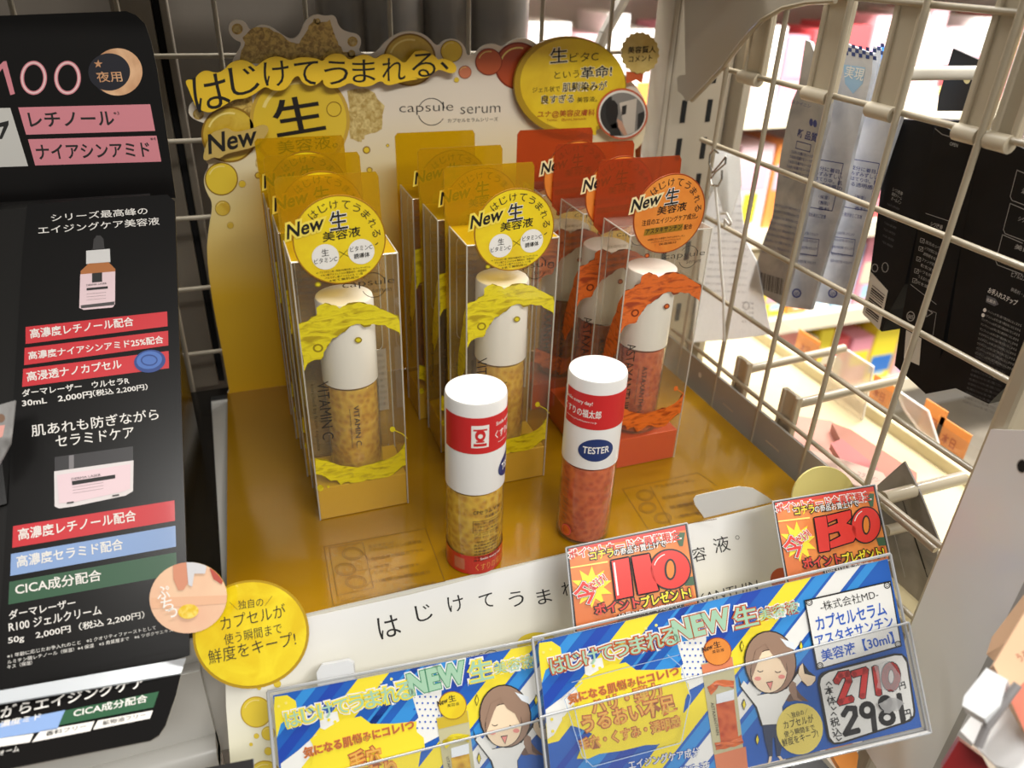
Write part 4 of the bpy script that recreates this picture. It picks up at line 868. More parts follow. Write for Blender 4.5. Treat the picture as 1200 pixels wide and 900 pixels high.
# light lines pressed into the clear pocket, and a scuffed price sticker spot
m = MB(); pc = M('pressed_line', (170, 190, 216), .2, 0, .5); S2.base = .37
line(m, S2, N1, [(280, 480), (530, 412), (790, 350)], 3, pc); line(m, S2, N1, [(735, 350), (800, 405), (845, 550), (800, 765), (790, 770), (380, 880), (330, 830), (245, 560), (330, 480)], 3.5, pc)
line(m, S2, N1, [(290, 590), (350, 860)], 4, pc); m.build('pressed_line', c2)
m = MB(); gl = clear('torn_sticker_film', (246, 246, 246), (236, 236, 238), .22, .15, .12)
S2.base = .365; poly(m, S2, N2, wob([(650, 460), (720, 440), (760, 530), (740, 570), (660, 560)], 8, 3, 3), gl); poly(m, S2, N2, wob([(668, 620), (730, 590), (770, 620), (740, 650), (690, 665)], 7, 3, 3), clear('scratched_silver', (200, 200, 200), (214, 214, 214), .45, .2, .15)); m.build('sticker_residue', c2); S2.base = 0
cl = thing('card_clip', 'small white plastic clip behind the left price card', 'clip', p3(394, 785, 37.6))
m = MB(); CS = surf3((373, 800, 37.9), (416, 792, 38.1), (376, 779, 38.0)); slab(m, CS, [CS.px(*p) for p in [(373, 812), (371, 788), (376, 780), (408, 774), (414, 778), (416, 800)]], -.5, 0, M('clip_white', (226, 228, 230), .4)); m.build('clip_body', cl, bevel=.05)
# point cards
def point_card(label, quad, depths, K, num, dxy):
    a, b, c, d = quad
    S = surf3((*a, depths[0]), (*b, depths[1]), (*c, depths[2])); t = thing('point_card', label, 'card', S.at(*S.px((a[0] + c[0]) / 2, (a[1] + c[1]) / 2)), 'square red and orange point cards')
    q = [S.px(*p) for p in quad]; m = MB(); slab(m, S, q, -.05, 0, M('card_paper')); m.build('card_sheet', t)
    m = MB(); cen = (sum(u for u, v in q) / 4, sum(v for u, v in q) / 4); ins = lambda f: [(cen[0] + (u - cen[0]) * f, cen[1] + (v - cen[1]) * f) for u, v in q]
    bk = cb['blk']; puv(m, S, ins(.985), bk, 1)
    orr = noisy('point_card_orange', (236, 150, 70), (226, 122, 50), 60, .35, 0, .3); puv(m, S, ins(.96), orr, 2)
    Q = ins(.96)
    class Z:
        at = staticmethod(S.at)
        @staticmethod
        def px(x, y):
            f0, f1, f2 = (663, 642), (805, 613), (673, 742)
            e1 = (f1[0] - f0[0], f1[1] - f0[1]); e2 = (f2[0] - f0[0], f2[1] - f0[1]); dt = e1[0] * e2[1] - e1[1] * e2[0]
            s_ = ((x - f0[0]) * e2[1] - (y - f0[1]) * e2[0]) / dt; t_ = (e1[0] * (y - f0[1]) - e1[1] * (x - f0[0])) / dt
            (ax, ay), (bx2, by2), (dx2, dy2) = quad[0], quad[1], quad[3]
            return S.px(ax + s_ * (bx2 - ax) + t_ * (dx2 - ax), ay + s_ * (by2 - ay) + t_ * (dy2 - ay))
    def A(pts, mat, lay=3):
        c_ = clip([Z.px(*L6(*p)) for p in pts], Q)
        if c_: puv(m, S, c_, mat, lay)
    rd_ = M('point_red', (216, 60, 48), .35, 0, .3); A([(80, 290), (620, 190), (630, 225), (90, 325)], rd_, 3); A([(90, 395), (270, 365), (270, 372), (92, 400)], cb['lem'], 4)
    A([(110, 470), (300, 600), (640, 470), (660, 560), (120, 680)], M('point_deep_orange', (212, 110, 44), .4, 0, .3), 3); A([(600, 440), (660, 430), (660, 470), (610, 475)], M('point_green', (60, 96, 64), .4, 0, .3), 4); A([(560, 240), (610, 240), (600, 300), (585, 300)], M('point_green'), 4)
    yl = cb['yel']
    st = []; cx, cy = 200, 480
    for i in range(20):
        a_ = 2 * math.pi * i / 20; r_ = 92 if i % 2 else 52; st.append((cx + r_ * math.cos(a_), cy + r_ * math.sin(a_)))
    A2 = [Z.px(*L6(*p)) for p in st]; puv(m, S, A2, yl, 4)
    T(m, Z, L6, 'ポイントカード会員様限定', (102, 360), (590, 272), 42, rd_, .02, 5, 0, ((.1, cb['wht']),))
    T(m, Z, L6, 'コチラ', (195, 362), (298, 344), 36, yl, .02, 6, 0, ((.11, bk),)); T(m, Z, L6, 'の商品お買上げで', (300, 344), (525, 302), 30, cb['wht'], .01, 6, 0, ((.11, bk),))
    hl = ((.10, bk),)
    nr = M('point_number_red', (222, 52, 44), .3, 0, .5)
    def glyph_poly(K_, pts, grow=7):
        cx_ = sum(p[0] for p in pts) / len(pts); cy_ = sum(p[1] for p in pts) / len(pts); q_ = S if K_ is L7 else Z
        for dx_, dy_ in ((grow, 0), (-grow, 0), (0, grow), (0, -grow), (grow * .7, grow * .7), (-grow * .7, -grow * .7), (grow * .7, -grow * .7), (-grow * .7, grow * .7)): poly(m, q_, K_, [(a + dx_, b + dy_) for a, b in pts], bk, 8)
        poly(m, q_, K_, pts, nr, 9)
    def big_zero(K_, x, y, rx, ry):
        q_ = S if K_ is L7 else Z
        disc(m, q_, K_, x, y, rx + 7, bk, ry + 7, 8, 32, .12); disc(m, q_, K_, x, y, rx, nr, ry, 9, 32, .12); disc(m, q_, K_, x, y, rx * .3, bk, ry * .56, 10, 24); disc(m, q_, K_, x, y, rx * .2, cb['org'], ry * .46, 11, 24)
        ring(m, q_, K_, x, y, rx * .86, 4, cb['wht'], ry * .86, 10, 16, 195, 250)
    if num == '110':
        glyph_poly(L6, [(285, 365), (360, 350), (372, 440), (380, 518), (306, 534), (296, 450)]); glyph_poly(L6, [(374, 348), (450, 334), (470, 420), (492, 494), (404, 512), (388, 430)]); big_zero(L6, 543, 402, 86, 84)
    else:
        glyph_poly(L7, [(330, 348), (392, 336), (404, 430), (412, 518), (356, 528), (344, 440)]); glyph_poly(L7, [(396, 336), (520, 306), (524, 345), (498, 376), (545, 392), (552, 440), (535, 470), (416, 507), (411, 472), (470, 442), (458, 416), (405, 430), (399, 396), (455, 374), (450, 350), (402, 372)]); big_zero(L7, 602, 384, 74, 92)
    for q0 in (([(292, 372), (300, 371), (318, 515), (310, 517)],) if num == '110' else ()): poly(m, Z, L6, q0, cb['wht'], 10)
    chars(m, Z, L6, [('今', 172, 505, 100, 14)], M('point_number_red'), .02, 7, ((.06, bk), (.045, cb['wht']))); T(m, Z, L6, 'だけ!', (205, 500), (268, 450), 40, rd_, .02, 9, 0, ((.08, cb['wht']),))
    T(m, Z, L6, 'ポイント', (218, 602), (410, 566), 46, rd_, .03, 9, 0, ((.12, bk),)); T(m, Z, L6, 'プレゼント!', (422, 568), (636, 522), 46, yl, .03, 9, 0, ((.12, bk),))
    A([(310, 602), (602, 545), (605, 568), (314, 626)], bk, 9); T(m, Z, L6, '10月31日まで実施中!', (322, 618), (590, 566), 24, cb['wht'], .015, 11)
    m.build('card_print', t)
    m = MB(); m_ac = [S.at(u, v, .02) for u, v in q]; path(m, m_ac + [m_ac[0]], .045, mt_acre, 6); m.build('card_sleeve_edge', t)
    return t
point_card('square orange point card with a red 110, in front of the white lip', [(663, 642), (805, 613), (820, 708), (673, 742)], (41.0, 42.2, 41.4), L6, '110', (0, 0))
point_card('square orange point card with a red 130, in front of the fence corner', [(905, 588), (1025, 568), (1044, 656), (922, 686)], (44.2, 45.6, 44.6), L6, '130', (243, -53))
# round stickers on the left corner
RS = surf3((226, 743, 36.4), (362, 743, 36.9), (294, 806, 36.2)); st = thing('round_sticker', 'big glossy yellow round sticker with four lines of writing at the lip corner', 'sticker', p3(294, 743, 36.5))
m = MB(); slab(m, RS, ellpx(RS, PX, 294, 743.5, 68.5, 63.5, 48, -.25), -.12, 0, M('sticker_rim', (176, 140, 14), .3, 0, .4)); puv(m, RS, ellpx(RS, PX, 294, 743, 65.5, 60.5, 48, -.25), noisy('sticker_yellow', (240, 216, 40), (226, 192, 22), 70, .2, .2, .8), 1)
m.build('sticker_disc', st)
m = MB()
for s, b0, b1, h in (('＼独自の／', (850, 208), (1010, 186), 34), ('カプセルが', (820, 280), (1060, 228), 50), ('使う瞬間まで', (832, 335), (1046, 290), 40), ('鮮度をキープ!', (775, 408), (1098, 335), 54)): T(m, RS, K4, s, b0, b1, h, BLACK, -.003, 2)
m.build('sticker_lettering', st)
RP = surf3((176, 700, 35.6), (266, 700, 35.9), (220, 742, 35.4)); sp = thing('round_sticker', 'peach round photo sticker with a fingertip and a gold capsule, overlapping the yellow one', 'sticker', p3(220, 700, 35.6))
m = MB(); dcp = ellpx(RP, PX, 220.5, 700.5, 45.5, 41.5, 40, -.2); slab(m, RP, dcp, -.08, 0, noisy('peach_photo', (232, 196, 162), (226, 180, 150), 30, .35, 0, .3), M('sticker_rim'))
def pc_(pts, mat, lay=1):
    c_ = clip([RP.px(*K4(*p)) for p in pts], dcp)
    if c_: puv(m, RP, c_, mat, lay)
pc_([(640, 20), (700, 10), (705, 90), (680, 130), (660, 132), (642, 90)], M('finger_print', (206, 140, 112), .5), 2); pc_([(690, 20), (770, 20), (760, 70), (720, 70), (712, 118), (698, 112)], M('pipette_print', (206, 204, 206), .4), 3); pc_([(775, 50), (840, 70), (820, 110), (790, 90)], M('finger_red_print', (180, 80, 66), .5), 2)
pc_([(560, 160), (840, 150), (840, 180), (560, 200)], M('peach_fold_print', (224, 176, 142), .5), 1)
puv(m, RP, ellpx(RP, K4, 698, 210, 38, 27, 24, -.15), noisy('gold_drop_print', (222, 184, 50), (240, 214, 110), 500, .3), 4)
m.build('sticker_disc', sp)
m = MB(); chars(m, RP, K4, [('ぷ', 605, 140, 48, 10), ('ち', 620, 185, 44, 10), ('っ', 640, 215, 34, 0)], WHITE, .01, 5); m.build('sticker_lettering', sp)
# ------------------------------------------------------------------ black promotion display on the left
mt_bk = noisy('black_gloss_card', (14, 13, 13), (18, 16, 15), 14, 0.27, 0.03, 0.0); mt_bk.node_tree.nodes['Principled BSDF'].inputs['Specular IOR Level'].default_value = 0.3
mt_bke = M('black_card_edge', (60, 58, 54), .4)
bdsp = thing('promotion_display', 'black stepped cosmetics display with pink, red and blue text bars on the left', 'display', (-12, 40, -0.7))
PB = (222, 765); PT = (190, 228)
a_ = on(*PB, 1, 30.0); b_ = on(*PT, 1, 46.0); SPn = Surf((-30, 30.0, a_.z), (1, 0, 0), (0, 46 - 30, b_.z - a_.z))
SPn.O = a_ - SPn.U * 20
qp = [SPn.px(*p) for p in [(222, 768), (205, 236), (196, 228), (118, 233), (32, 240), (26, 300), (2, 700), (-10, 840)]]
m = MB(); slab(m, SPn, qp, -.25, 0, mt_bk, mt_bke); m.build('text_panel', bdsp)
# hidden bulk: step sides under the panel and header
HDY = b_.y + 1.2
SH = Surf((-30, HDY, 0), (1, 0, 0), (0, .12, .99)); 
hq = [SH.px(*p) for p in [(206, 232), (199, 180), (184, 80), (177, 48), (170, 28), (160, 18), (148, 13), (60, 16), (-40, 20), (-40, 250), (60, 236)]]
m = MB(); slab(m, SH, hq, -.2, 0, mt_bk, M('header_edge', (190, 180, 160), .4)); hd = m.build('header_card', bdsp)
zt = b_.z; xr = b_.x - .1; xa = a_.x - .1
m = MB(); prof = [(30.2, -.66), (30.2, a_.z), (46, zt - .3), (HDY + .3, zt - .3), (HDY + .3, -.66)]
m.add([(xr - .6 + (xa - xr) * (1 - min(1, (y - 30) / 16)), y, z) for y, z in prof] + [(-30, y, z) for y, z in prof], [(0, 1, 2, 3, 4)[::-1], (5, 6, 7, 8, 9), (1, 6, 7, 2)[::-1], (2, 7, 8, 3)[::-1], (0, 5, 6, 1)[::-1], (4, 9, 8, 3), (0, 4, 9, 5)], M('black_side_gloss', (14, 12, 10), .25, 0, .15)); bx(m, -30, -3.12, 30.7, 55.5, -.65, -.3, M('black_side_gloss')); bx(m, -3.12, -.5, 54.4, 55.5, -.65, -.3, M('black_side_gloss')); m.build('step_side', bdsp)
m = MB(); lq = [p3(x, y, d) for x, y, d in ((-30, 262, 41.0), (32, 250, 42), (30, 300, 41), (8, 590, 37), (-30, 600, 36))]
m.add(lq, [(0, 1, 2, 3, 4)[::-1]], mt_bk); m.build('side_wing', bdsp)
pk = M('bar_pink', (208, 130, 140), .4, 0, .2); gr_ = M('header_grey_quad', (196, 194, 188), .4); rdb = M('bar_red', (196, 34, 44), .4, 0, .2); blb = M('bar_blue', (130, 158, 204), .4, 0, .2); gnb = M('bar_green', (40, 84, 56), .4, 0, .2); wt = M('panel_text_white', (226, 222, 216), .45)
m = MB()
for x in (148, 297):
    ring(m, SH, K1, x, 342, 59, 17, pk, 75, 2); ring(m, SH, K1, x, 342, 54, 7, M('header_pale_line', (236, 200, 200), .4), 70, 3)
poly(m, SH, K1, [(0, 285), (15, 270), (28, 268), (66, 412), (46, 418), (12, 300), (-12, 330)], pk, 2)
cop = noisy('moon_copper', (196, 144, 104), (232, 188, 146), 60, .3, 0, .3); nv = M('moon_navy', (20, 20, 32), .4)
disc(m, SH, K1, 500, 325, 96, nv, 92, 1); disc(m, SH, K1, 517, 316, 109, cop, 104, 2, 40); disc(m, SH, K1, 480, 316, 92, nv, 82, 3, 40)
sp_ = []
for i in range(10):
    a = -math.pi / 2 + math.pi * i / 5; r_ = 20 if i % 2 == 0 else 8; sp_.append((432 + r_ * math.cos(a), 281 + r_ * math.sin(a)))
poly(m, SH, K1, sp_, cop, 4); T(m, SH, K1, '夜用', (430, 362), (540, 358), 46, cop, .008, 4)
poly(m, SH, K1, [(80, 472), (660, 458), (682, 575), (115, 592)], pk, 1); poly(m, SH, K1, [(123, 612), (688, 596), (709, 710), (155, 727)], pk, 1); poly(m, SH, K1, [(-60, 476), (45, 474), (124, 730), (-60, 736)], gr_, 1)
T(m, SH, K1, 'レチノール', (135, 558), (505, 550), 62, BLACK, .018, 2); T(m, SH, K1, 'ナイアシンアミド', (168, 700), (662, 686), 62, BLACK, .018, 2); T(m, SH, K1, '※3', (500, 505), (525, 504), 14, BLACK, 0, 2); T(m, SH, K1, '※4', (662, 618), (686, 616), 14, BLACK, 0, 2)
poly(m, SH, K1, [(-20, 545), (38, 530), (38, 548), (10, 610), (-5, 612), (16, 556), (-20, 562)], BLACK, 2)
m.build('header_print', hd)
# print on the tall panel
m = MB(); S = SPn
T(m, S, K2, 'シリーズ最高峰の', (210, 138), (600, 108), 30, wt, .005); T(m, S, K2, 'エイジングケア美容液', (157, 190), (648, 150), 32, wt, .005)
# printed dropper bottle
poly(m, S, K2, [(376, 250), (380, 210), (392, 194), (408, 194), (420, 208), (424, 248)], M('dropper_rubber', (44, 42, 42), .5), 1)
poly(m, S, K2, [(350, 256), (446, 248), (448, 302), (350, 310)], M('print_silver', (206, 204, 202), .4), 2); poly(m, S, K2, [(360, 308), (440, 302), (468, 330), (468, 350), (326, 360), (328, 338)], M('print_amber', (170, 104, 52), .4), 2)
poly(m, S, K2, [(326, 352), (468, 340), (467, 472), (458, 486), (340, 496), (322, 488)], M('print_label_pink', (222, 196, 200), .4), 3); poly(m, S, K2, [(374, 348), (415, 344), (415, 382), (374, 386)], BLACK, 4); poly(m, S, K2, [(352, 408), (438, 400), (438, 410), (352, 418)], BLACK, 4)
poly(m, S, K2, [(328, 478), (466, 462), (464, 476), (330, 490)], M('print_grey_dark', (70, 66, 66), .4), 4)
T(m, S, K2, 'DERMA LASER', (352, 400), (434, 392), 7, BLACK, 0, 5)
for k in range(3): line(m, S, K2, [(352, 432 + k * 12), (430, 425 + k * 12)], 1.6, M('print_grey_mid', (150, 130, 134), .4), 4)
for (pts, s, b0, b1) in (([(104, 565), (678, 502), (680, 562), (104, 634)], '高濃度レチノール配合', (125, 612), (543, 560)), ([(100, 650), (682, 580), (683, 640), (98, 720)], '高濃度ナイアシンアミド25%配合', (118, 698), (664, 630)), ([(94, 735), (684, 662), (686, 732), (90, 808)], '高浸透ナノカプセル', (112, 786), (495, 732))):
    poly(m, S, K2, pts, rdb, 1); T(m, S, K2, s, b0, b1, 38 if '25' not in s else 32, wt, .016, 2)
disc(m, S, K2, 608, 704, 64, M('disc_blue_dark', (40, 66, 130), .3, 0, .4), 46, 3, 32, -.15); disc(m, S, K2, 606, 700, 52, M('disc_blue', (74, 110, 180), .3, 0, .4), 36, 4, 32, -.15); ring(m, S, K2, 606, 700, 34, 5, M('disc_blue_dark'), 23, 5)
T(m, S, K2, 'ダーマレーザー　ウルセラR', (92, 848), (525, 795), 28, wt, .014); T(m, S, K2, '30mL　2,000円', (92, 890), (374, 852), 28, wt, .016); T(m, S, K2, '（税込 2,200円）', (378, 848), (600, 820), 26, wt, .014)
T(m, S, K3, '肌あれも防ぎながら', (130, 180), (645, 110), 48, wt, .006); T(m, S, K3, 'セラミドケア', (228, 222), (545, 182), 46, wt, .006)
# printed cream jar
poly(m, S, K3, [(222, 262), (540, 218), (540, 276), (222, 320)], M('jar_lid_dark', (46, 44, 46), .35), 1); poly(m, S, K3, [(280, 256), (300, 253), (300, 308), (280, 311)], M('jar_lid_shine', (120, 116, 118), .35), 2)
poly(m, S, K3, [(220, 320), (542, 275), (540, 400), (510, 418), (300, 462), (240, 470), (222, 462)], M('jar_glass_print', (214, 206, 206), .35), 2); poly(m, S, K3, [(232, 335), (530, 290), (528, 390), (500, 402), (300, 445), (240, 450)], M('jar_pink_print', (222, 196, 202), .35), 3)
poly(m, S, K3, [(292, 360), (468, 333), (468, 348), (294, 376)], BLACK, 4); T(m, S, K3, 'DERMA LASER', (292, 356), (410, 338), 9, BLACK, 0, 5)
for k in range(3): line(m, S, K3, [(296, 385 + k * 12), (420, 365 + k * 12)], 1.6, M('print_grey_mid'), 4)
for x, y in ((286, 445), (470, 416)): poly(m, S, K3, [(x - 14, y), (x + 14, y - 4), (x + 14, y + 3), (x - 14, y + 7)], M('print_grey_dark'), 4)
for (pts, mm, s, b0, b1) in (([(53, 542), (708, 437), (710, 520), (50, 630)], rdb, '高濃度レチノール配合', (76, 600), (553, 520)), ([(45, 655), (712, 540), (714, 625), (42, 744)], blb, '高濃度セラミド配合', (70, 710), (500, 636)), ([(38, 768), (715, 648), (718, 738), (34, 860)], gnb, 'CICA成分配合', (64, 822), (412, 762))):
    poly(m, S, K3, pts, mm, 1); T(m, S, K3, s, b0, b1, 46, wt, .016, 2)
T(m, S, K4, 'ダーマレーザー', (35, 240), (280, 192), 32, wt, .014); T(m, S, K4, 'R100 ジェルクリーム', (34, 285), (376, 220), 34, wt, .014); T(m, S, K4, '50g　2,000円（税込 2,200円）', (32, 335), (536, 238), 32, wt, .014)
for s, b0, b1 in (('※1 年齢に応じたお手入れのこと　※2 クオリティファーストとして', (28, 384), (578, 276)), ('ルミチン酸レチノール（保湿）※4 保湿　※5 角質層まで　※6 ツボクサエキス', (28, 406), (640, 285)), ('キス（保湿）', (28, 424), (120, 406))): T(m, S, K4, s, b0, b1, 15, wt, .004)
m.build('panel_print', bdsp)
# shelf lip and drop card in front
SPL = surf3((0, 811, 33.5), (218, 772, 35.8), (212, 789, 35.2)); m = MB(); slab(m, SPL, [SPL.px(*p) for p in [(-10, 811), (218, 771), (212, 789), (-10, 826)]], -.1, 0, M('lip_grey_gloss', (186, 190, 194), .2, .1, .5)); m.build('top_strip', bdsp)
SDC = surf3((0, 826, 33.4), (212, 790, 35.2), (178, 866, 33.4)); m = MB()
slab(m, SDC, [SDC.px(*p) for p in [(-10, 828), (212, 790), (206, 815), (194, 850), (186, 862), (176, 868), (-10, 905)]], -.12, -.02, mt_bk, M('drop_card_edge', (170, 166, 158), .4)); dc = m.build('drop_card', bdsp)
m = MB(); T(m, SDC, K4, 'ながらエイジングケア', (-60, 620), (536, 490), 40, wt, .02, 1)
for pts, mm in (([(-60, 635), (242, 575), (212, 645), (-60, 690)], blb), ([(240, 577), (588, 506), (568, 565), (216, 632)], gnb), ([(-60, 690), (125, 662), (110, 694), (-60, 720)], wt), ([(150, 652), (350, 616), (335, 652), (118, 694)], wt), ([(362, 614), (566, 576), (555, 606), (344, 648)], wt)): poly(m, SDC, K4, pts, mm, 0)
T(m, SDC, K4, 'CICA成分配合', (272, 602), (545, 545), 28, wt, .012, 1); T(m, SDC, K4, '濃度ミド', (0, 640), (150, 610), 22, wt, .01, 1); T(m, SDC, K4, '香料フリー', (170, 672), (320, 642), 16, BLACK, .01, 1); T(m, SDC, K4, '鉱物油フリー', (380, 632), (540, 600), 16, BLACK, .01, 1); T(m, SDC, K4, 'フォーム', (-30, 750), (70, 728), 20, wt, .0, 1)
m.build('drop_card_print', dc)
# packets left of the panel
pt = thing('sample_packet', 'silver foil sample packet peeking out left of the black panel', 'packet', p3(0, 510, 35)); PS_ = surf3((-20, 480, 35), (20, 470, 35.5), (0, 540, 34.5))
m = MB(); slab(m, PS_, [PS_.px(*p) for p in [(-20, 480), (18, 469), (12, 520), (-2, 545), (-20, 560)]], -.15, 0, noisy('foil_silver', (150, 148, 146), (96, 94, 92), 60, .25, .2)); m.build('foil_pouch', pt)
m = MB(); disc(m, PS_, PX, 1, 490, 5, M('packet_brown', (110, 84, 66), .4), lay=1); poly(m, PS_, PX, [(-10, 500), (6, 498), (3, 512), (-10, 516)], M('packet_rose', (196, 140, 130), .4), 1); m.build('packet_print', pt)
# small card at the bottom edge
cc = thing('shelf_card', 'dark corner of a small shelf card at the very bottom left of the lip', 'card', p3(275, 897, 33)); QS = surf3((253, 897, 33), (297, 889, 33.2), (297, 920, 32.6)); m = MB(); slab(m, QS, [QS.px(*p) for p in [(240, 900), (297, 889), (299, 930), (240, 930)]], -.06, 0, M('shelf_card_black', (30, 28, 28), .4), mt_acre); m.build('card_sheet', cc)
# ------------------------------------------------------------------ white case at the right
wp = thing('white_case', 'glossy white sheet-metal case side with a punched hole beside the fence post', 'case', (35, 19.5, -5))
A_ = on(1161, 503, 0, 33.2); B_ = p3(1200, 690, (A_ - CAM).dot(Vector((.3164, .8094, -.4947))) - 1.6)
Ud = Vector((B_.x - A_.x, B_.y - A_.y, 0)).normalized(); SW = Surf(A_, Ud, (0, 0, 1))
wq = [SW.px(*p) for p in [(1161, 503), (1300, 519), (1320, 560), (1205, 679), (1090, 915), (985, 930)]]
wx = SW.px(1200, 690)[0]; wr = [(0, -22), (wx, -22), (wx, 0), (0, 0)]; wtp = SW.px(1300, 522)
mtw = M('case_white', (238, 238, 238), .3, 0, .35)
m = MB(); slab(m, SW, [(0, -24), (wx, -24), (wx, wtp[1] + .2), (0, 0)], -.25, 0, mtw); m.build('side_panel', wp, bevel=.06)
m = MB(); slab(m, SW, [(wx - .1, -24), (wx + .3, -24), (wx + .3, wtp[1]), (wx - .1, wtp[1])], -1.2, .06, M('case_edge', (170, 168, 164), .35)); m.build('edge_flange', wp)
m = MB(); disc(m, SW, N7, 424, 142, 12, mt_dark, 16, 1); ring(m, SW, N7, 424, 142, 14, 3, M('case_edge'), 18, 1); m.build('hole', wp)
def flat(name, label, cat, part, pts, ds_, mat, th=.4, K=PX, group=None, extra=None, mside=None):
    a, b, c = pts[0], pts[1], pts[2]
    S_ = surf3((*K(*a), ds_[0]), (*K(*b), ds_[1]), (*K(*c), ds_[2])); cx = sum(p[0] for p in pts) / len(pts); cy = sum(p[1] for p in pts) / len(pts)
    t = thing(name, label, cat, S_.at(*S_.px(*K(cx, cy))), group); m = MB(); slab(m, S_, [S_.px(*K(*p)) for p in pts], -th, 0, mat, mside); m.build(part, t)
    if extra:
        m = MB(); extra(m, S_, K); m.build(part.split('_')[0] + '_print', t)
    return t, S_
flat('peach_carton', 'peach and beige carton at the right edge below the white case', 'carton', 'carton_face', [(160, 598), (260, 430), (300, 900), (215, 700)], (30.5, 31, 28.5), M('carton_peach', (236, 196, 158), .4), 1.0, crop(1100, 540, 2.5), None,
     lambda m, S, K: (poly(m, S, K, [(205, 690), (260, 640), (300, 900)], M('carton_salmon', (232, 132, 108), .4), 1), T(m, S, K, 'うるおう', (240, 590), (300, 560), 26, M('carton_red', (170, 50, 40), .4), 0, 2)))
flat('folded_card', 'grey white folded display card under the curved clip at the lower right', 'card', 'card_face', [(68, 800), (150, 690), (215, 690), (300, 940), (170, 900)], (31, 31.5, 31), M('folded_white', (234, 234, 234), .45), .2, crop(1100, 540, 2.5), None, lambda m, S, K: line(m, S, K, [(160, 785), (240, 900)], 1.5, M('crease_grey', (150, 150, 150), .5)))
flat('red_carton', 'dark red carton at the bottom right corner', 'carton', 'carton_face', [(60, 818), (130, 870), (180, 960), (0, 960), (10, 900)], (31, 30.5, 30), M('carton_deep_red', (140, 20, 22), .35), 1.5, crop(1100, 540, 2.5))
tt, TS_ = flat('card_clip', 'white plastic clip with a curved clear blade at the lower right', 'clip', 'clip_body', [(85, 712), (150, 630), (212, 665), (190, 740), (145, 780), (80, 740)], (30, 30.3, 29.6), M('clip_white'), .6, crop(1100, 540, 2.5))
m = MB(); KC = crop(1100, 540, 2.5); pts_ = [p3(*KC(x, y), 29) for x, y in ((232, 655), (205, 690), (170, 740), (140, 780), (115, 838))]; path(m, pts_, .16, M('blade_grey', (150, 146, 146), .3), 8); m.build('curved_blade', tt)
flat('skin_carton', 'tan carton above the grey folded card at the right edge', 'carton', 'carton_face', [(165, 590), (180, 540), (300, 380), (300, 480), (215, 560)], (33, 33.5, 34), M('carton_tan', (206, 170, 138), .4), .5, crop(1100, 540, 2.5))
# goods low between card and case
for nm, lab, pts, mat in (('striped_carton', 'black carton corner under the long price card', [(930, 885), (965, 872), (985, 900), (960, 930), (920, 930)], M('low_black', (40, 38, 40), .4)), ('striped_carton', 'orange and white carton corner under the long price card', [(966, 870), (995, 863), (1006, 885), (1000, 930), (984, 900)], M('low_orange', (222, 140, 60), .4)), ('striped_carton', 'pale carton corner between the black and orange ones', [(955, 873), (970, 869), (994, 900), (996, 930), (978, 900)], M('low_pale', (224, 214, 196), .4))):
    flat(nm, lab, 'carton', 'carton_face', pts, (48, 48.5, 48), mat, 1.0)
# ------------------------------------------------------------------ the next bay beyond the fence
ns = thing('side_shelf', 'cream shelf board beyond the fence with a raised front rail', 'shelf', (42, 45, -4))
mt_cream = M('cream_shelf', (204, 190, 150), .35, 0, .3)
m = MB(); bx(m, 34.4, 49.5, 8, 74, -5.0, -4.2, mt_cream); m.build('shelf_board', ns, bevel=.1)
m = MB(); bx(m, 49.2, 50.4, 8, 74, -5.6, -3.2, mt_cream); bx(m, 50.5, 51.6, 8, 74, -5.2, -4.4, mt_cream); m.build('front_rail', ns, bevel=.15)
to = M('tag_orange', (236, 150, 74), .4); tw = M('tag_white', (236, 234, 230), .4)
for k, (px_, py_, w_, mat, lab) in enumerate(((945, 408, 3.2, to, 'orange price tag on the far rail, seen from behind, leftmost'), (972, 432, 2.4, tw, 'white price tag on the far rail between two orange ones'), (1032, 462, 2.4, to, 'orange price tag on the far rail behind the third fence wire'), (1092, 492, 2.2, to, 'orange price tag under the hanging black carton'), (1114, 516, 3.0, to, 'orange price tag next to the fence post'))):
    c = on(px_, py_, 0, 52.0); t = thing('price_tag', lab, 'price tag', c, 'price tags on the far rail'); m = MB(); bx(m, 52, 52.1, c.y - w_ / 2, c.y + w_ / 2, c.z - 1.8, c.z + 1.4, mat); m.build('tag_card', t)
    m = MB(); SS = Surf((51.98, c.y, c.z), (0, -1, 0), (0, 0, 1)); tuv(m, SS, '本日', (-.8, -.6), (.5, -.6), (0, .9), M('tag_print', (196, 90, 40), .5), .02, 1); m.build('tag_lettering', t)
m = MB(); tr = thing('tag_rail', 'clear rail holding the price tags past the shelf', 'rail', (52, 40, -4)); bx(m, 51.9, 51.95, 10, 74, -7.5, -2.6, mt_acr); m.build('rail_strip', tr); m = MB(); bx(m, 50.4, 52.2, 10, 74, -7.7, -7.5, mt_cream); m.build('rail_foot', tr)
for lab, pts in (('clear acrylic divider standing on the cream shelf', [(985, 405), (1024, 430), (1010, 496), (965, 470)]), ('bent clear acrylic divider near the fence post', [(1050, 456), (1088, 482), (1100, 520), (1078, 505), (1060, 480)])):
    q = [on(x, y, 0, 48.5) for x, y in pts]; t = thing('clear_divider', lab, 'divider', q[0]); SD = Surf((48.5, 0, 0), (0, -1, 0), (0, 0, 1)); m = MB(); slab(m, SD, [SD.px(*p) for p in pts], 0, .15, clear('divider_acrylic', (245, 240, 235), (230, 222, 212), .35, .1, .15)); m.build('divider_plate', t)
    m = MB(); path(m, [v for v in q] + [q[0]], .08, WHITE, 6); m.build('divider_edge', t)
KA = crop(800, 370, 3.75)
